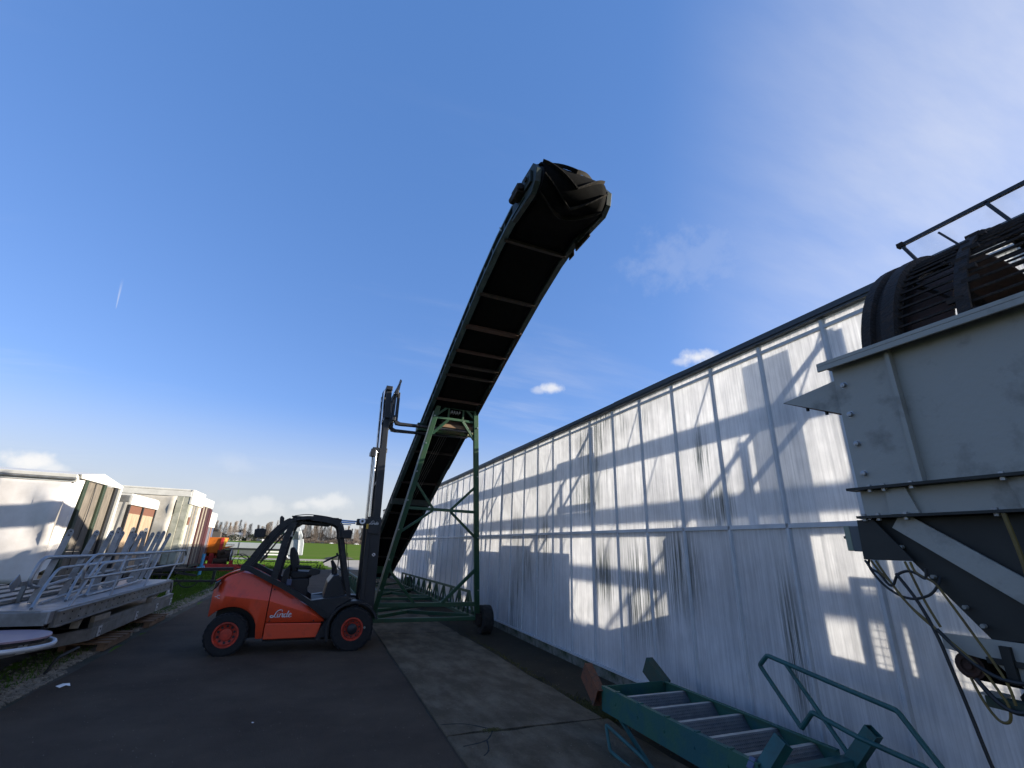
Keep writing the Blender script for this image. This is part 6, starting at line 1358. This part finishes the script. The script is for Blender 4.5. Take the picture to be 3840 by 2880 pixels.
b = MB(); b.beam((PX + .02, 1.05, 1.34), (PX + 1.8, 1.05, 1.9), .03, .04); b.build('belt_hanger', 'galv_dark', tm)
# cables
def K(y, z, x=PX - .05): return (x, y, z)
cabs = [('cable_black', .0052, [K(1.478, 1.812, PX + .03), (PX - .02, 1.455, 1.77), (PX - .03, 1.41, 1.705), (PX - .04, 1.35, 1.665), (PX - .05, 1.29, 1.655), (PX - .05, 1.23, 1.675), (PX - .04, 1.20, 1.71), (PX - .01, 1.195, 1.745)]),
 ('cable_black', .0055, [K(1.45, 1.80), K(1.43, 1.765), K(1.40, 1.745), K(1.375, 1.705), K(1.355, 1.705), K(1.33, 1.745), K(1.29, 1.762), K(1.26, 1.755), K(1.235, 1.738), K(1.225, 1.745), K(1.22, 1.775)]),
 ('cable_yellow', .0048, [K(1.425, 1.80), K(1.40, 1.755), K(1.365, 1.715), K(1.335, 1.66), K(1.29, 1.60), K(1.235, 1.545), K(1.17, 1.485), K(1.12, 1.43), K(1.09, 1.37), K(1.075, 1.33), K(1.085, 1.285), K(1.115, 1.28), K(1.145, 1.33), K(1.165, 1.40)]),
 ('cable_yellow', .0048, [K(1.405, 1.80), K(1.375, 1.735), K(1.345, 1.68), K(1.31, 1.625), K(1.26, 1.575), K(1.20, 1.51), K(1.15, 1.46), K(1.12, 1.43)]),
 ('cable_yellow', .0048, [K(1.29, 1.80), K(1.275, 1.74), K(1.255, 1.66), K(1.235, 1.60), K(1.22, 1.56)]),
 ('cable_yellow', .0048, [K(1.27, 1.80), K(1.262, 1.765), K(1.24, 1.745), K(1.20, 1.72), K(1.165, 1.65), K(1.12, 1.55), K(1.085, 1.47), K(1.06, 1.40), K(1.055, 1.34)]),
 ('cable_black', .0075, [K(1.235, 1.55), K(1.17, 1.475), K(1.12, 1.435), K(1.07, 1.415), K(1.01, 1.415), K(.95, 1.44), K(.90, 1.50)]),
 ('cable_black', .0085, [K(1.15, 1.40), K(1.11, 1.345), K(1.07, 1.32), K(1.03, 1.325), K(.99, 1.36), K(.95, 1.41), K(.90, 1.47)]),
 ('cable_yellow', .008, [K(.925, 1.98), K(.915, 1.80), K(.925, 1.65), K(.935, 1.50), K(.92, 1.40), K(.86, 1.30)])]
for i, (m_, r, pts) in enumerate(cabs): b = MB(); b.tube(spline(pts, 7), r, 8); b.build('cable', m_, tm, smooth=True)
b = MB(); b.tube(spline([K(1.335, 1.75), K(1.28, 1.65), K(1.24, 1.53), K(1.218, 1.41), K(1.195, 1.27), K(1.172, 1.12), K(1.12, .85), K(1.10, .5), K(1.12, .2), K(1.2, .012), K(1.5, .012)], 7), .0065, 8); b.build('hanging_lead', 'cable_black', tm, smooth=True)

# ------------------------------------------------------------ green steel stair lying level beside the wall
sr = thing('steel_stair', 'green steel stair flight lying level, grey studded treads and rusty stub ends', 'stair', (3.5, 4, 0))
SX0, SX1 = 3.08, 3.92
for (x, s_) in ((SX0, 1), (SX1, -1)):
    b = MB(); fx = .045 * s_
    pr = [(x, .225), (x + fx, .225), (x + fx, .233), (x + .008 * s_, .233), (x + .008 * s_, .442), (x + fx, .442), (x + fx, .45), (x, .45)]
    b.prism(pr if s_ > 0 else pr, 'y', 2.90, 4.86); b.build('stringer', 'stair_green', sr)
b = MB(); b.bx(SX0 + .01, SX1 - .01, 4.845, 4.857, .23, .448); b.build('end_plate', 'stair_green', sr)
tread = None
for k, y in enumerate((4.53, 4.155, 3.79, 3.43, 3.09)):
    if tread is None:
        b = MB(); b.bx(SX0 + .012, SX1 - .012, y - .012, y + .030, .405, .425); tread = b.build('tread', 'tread_edge', sr, bevel=.002)
        b = MB(); b.add([(SX0 + .015, y - .012, .424), (SX1 - .015, y - .012, .424), (SX1 - .015, y - .155, .235), (SX0 + .015, y - .155, .235)], [(0, 1, 2, 3)]); pl = b.build('tread_plate', 'tread_plate', tread, solid=.004)
        b = MB(); d = Vector((0, -.143, -.189)).normalized(); nrm = Vector((0, -.797, .603))
        for j in range(9):
            for i in range(38):
                c_ = Vector((SX0 + .035 + i * .0208 + (.0104 if j % 2 else 0), y - .012, .424)) + d * (.014 + j * .0255)
                if c_.x > SX1 - .03: continue
                r = .0085; vs = [c_ + nrm * .003 + Vector((math.cos(q * 1.0472) * r, 0, 0)) + d * (math.sin(q * 1.0472) * r * 1.1) for q in range(6)] + [c_ + nrm * .0085]
                b.add(vs, [(q, (q + 1) % 6, 6) for q in range(6)])
        st_ = tag(b.build('studs', 'tread_plate', tread), kind='stuff'); tp_ = (tread, pl, st_)
    else:
        o = share(tread, sr); o.location = (0, y - 4.53, 0)
        for q in tp_[1:]: share(q, o)
for y in (4.62, 4.25, 3.88, 3.52, 3.18):
    b = MB(); b.cyl((SX0 - .008, y, .34), (SX0 + .001, y, .34), .012, 10); b.bx(SX0 + .002, SX0 + .05, y - .04, y - .01, .450, .459); b.build('tread_bolt', 'stair_green', sr)
# stub brackets at the far end
b = MB(); b.hollow((SX0 - .02, 4.88, .33), (SX0 + .02, 5.20, .52), .09, .19, .008, (0, -.5, 1)); b.build('stub_bracket', 'rust_orange', sr)
b = MB(); b.hollow((SX1 - .0, 4.86, .37), (SX1 + .01, 5.17, .54), .09, .19, .008, (0, -.5, 1)); b.build('stub_bracket', 'mossy_steel', sr)
# near-end cross beam and its two open-ended stub posts
b = MB(); b.hollow((SX0 - .06, 2.86, .345), (SX1 + .14, 2.86, .345), .10, .13, .007); b.build('cross_beam', 'teal', sr, bevel=.003)
b = MB(); b.hollow((SX0 + .04, 2.90, .39), (SX0 + .16, 2.80, .60), .075, .105, .006, (0, 1, 0)); b.build('stub_post', 'teal', sr)
b = MB(); b.hollow((SX1 + .04, 2.86, .36), (SX1 + .07, 2.66, .63), .075, .095, .006, (0, 1, 0)); b.build('stub_post', 'teal', sr)
b = MB(); b.prism([(SX0 - .03, .41), (SX0 + .02, .47), (SX0 + .09, .42), (SX0 + .05, .36)], 'y', 2.93, 2.98); b.build('torn_plate', 'blue_grey', sr, bevel=.004)
# props: teal tube legs
for p, q in (((3.12, 4.60, .225), (2.98, 3.85, .01)), ((3.1, 3.3, .225), (3.0, 3.4, .01)), ((3.88, 3.3, .225), (3.88, 3.4, .01)), ((3.88, 4.6, .225), (3.88, 4.61, .01))): b = MB(); b.beam(p, q, .028, .028); b.build('prop_leg', 'teal', sr)
b = MB(); b.tube(rounded([(2.88, 4.08, .012), (2.86, 4.40, .05), (2.90, 4.52, .22), (2.99, 4.15, .10), (3.05, 3.95, .012)], .03), .016, 8); b.build('floor_loop', 'teal', sr)
# folded handrail standing between stair and wall
hr_ = thing('stair_handrail', 'teal angular handrail with a kinked lower bar standing between the stair and the wall', 'handrail', (3.95, 3, .5))
X = 3.95
def Q(y, z): s_ = X / 3.3; return (X, y * s_, 1.8 + (z - 1.8) * s_)
b = MB(); b.tube(rounded([Q(2.69, .70), Q(2.97, 1.02), Q(2.89, 1.10), Q(2.04, .98), Q(1.88, .77), Q(1.70, .50)], .02, 3), .019, 10); b.build('top_rail', 'teal', hr_, smooth=True)
b = MB(); b.tube(rounded([Q(2.69, .70), Q(2.59, .82), Q(2.31, .77), Q(1.96, .74), Q(1.75, .60)], .015, 3), .019, 10); b.build('lower_rail', 'teal', hr_, smooth=True)
b = MB(); b.tube([Q(2.74, 1.075), Q(2.40, .67), Q(2.36, .60)], .018, 10); b.build('slanted_post', 'teal', hr_, smooth=True)
b = MB(); b.tube([Q(1.80, .66), (X, 2.0, .012)], .018, 8); b.build('rear_post', 'teal', hr_)
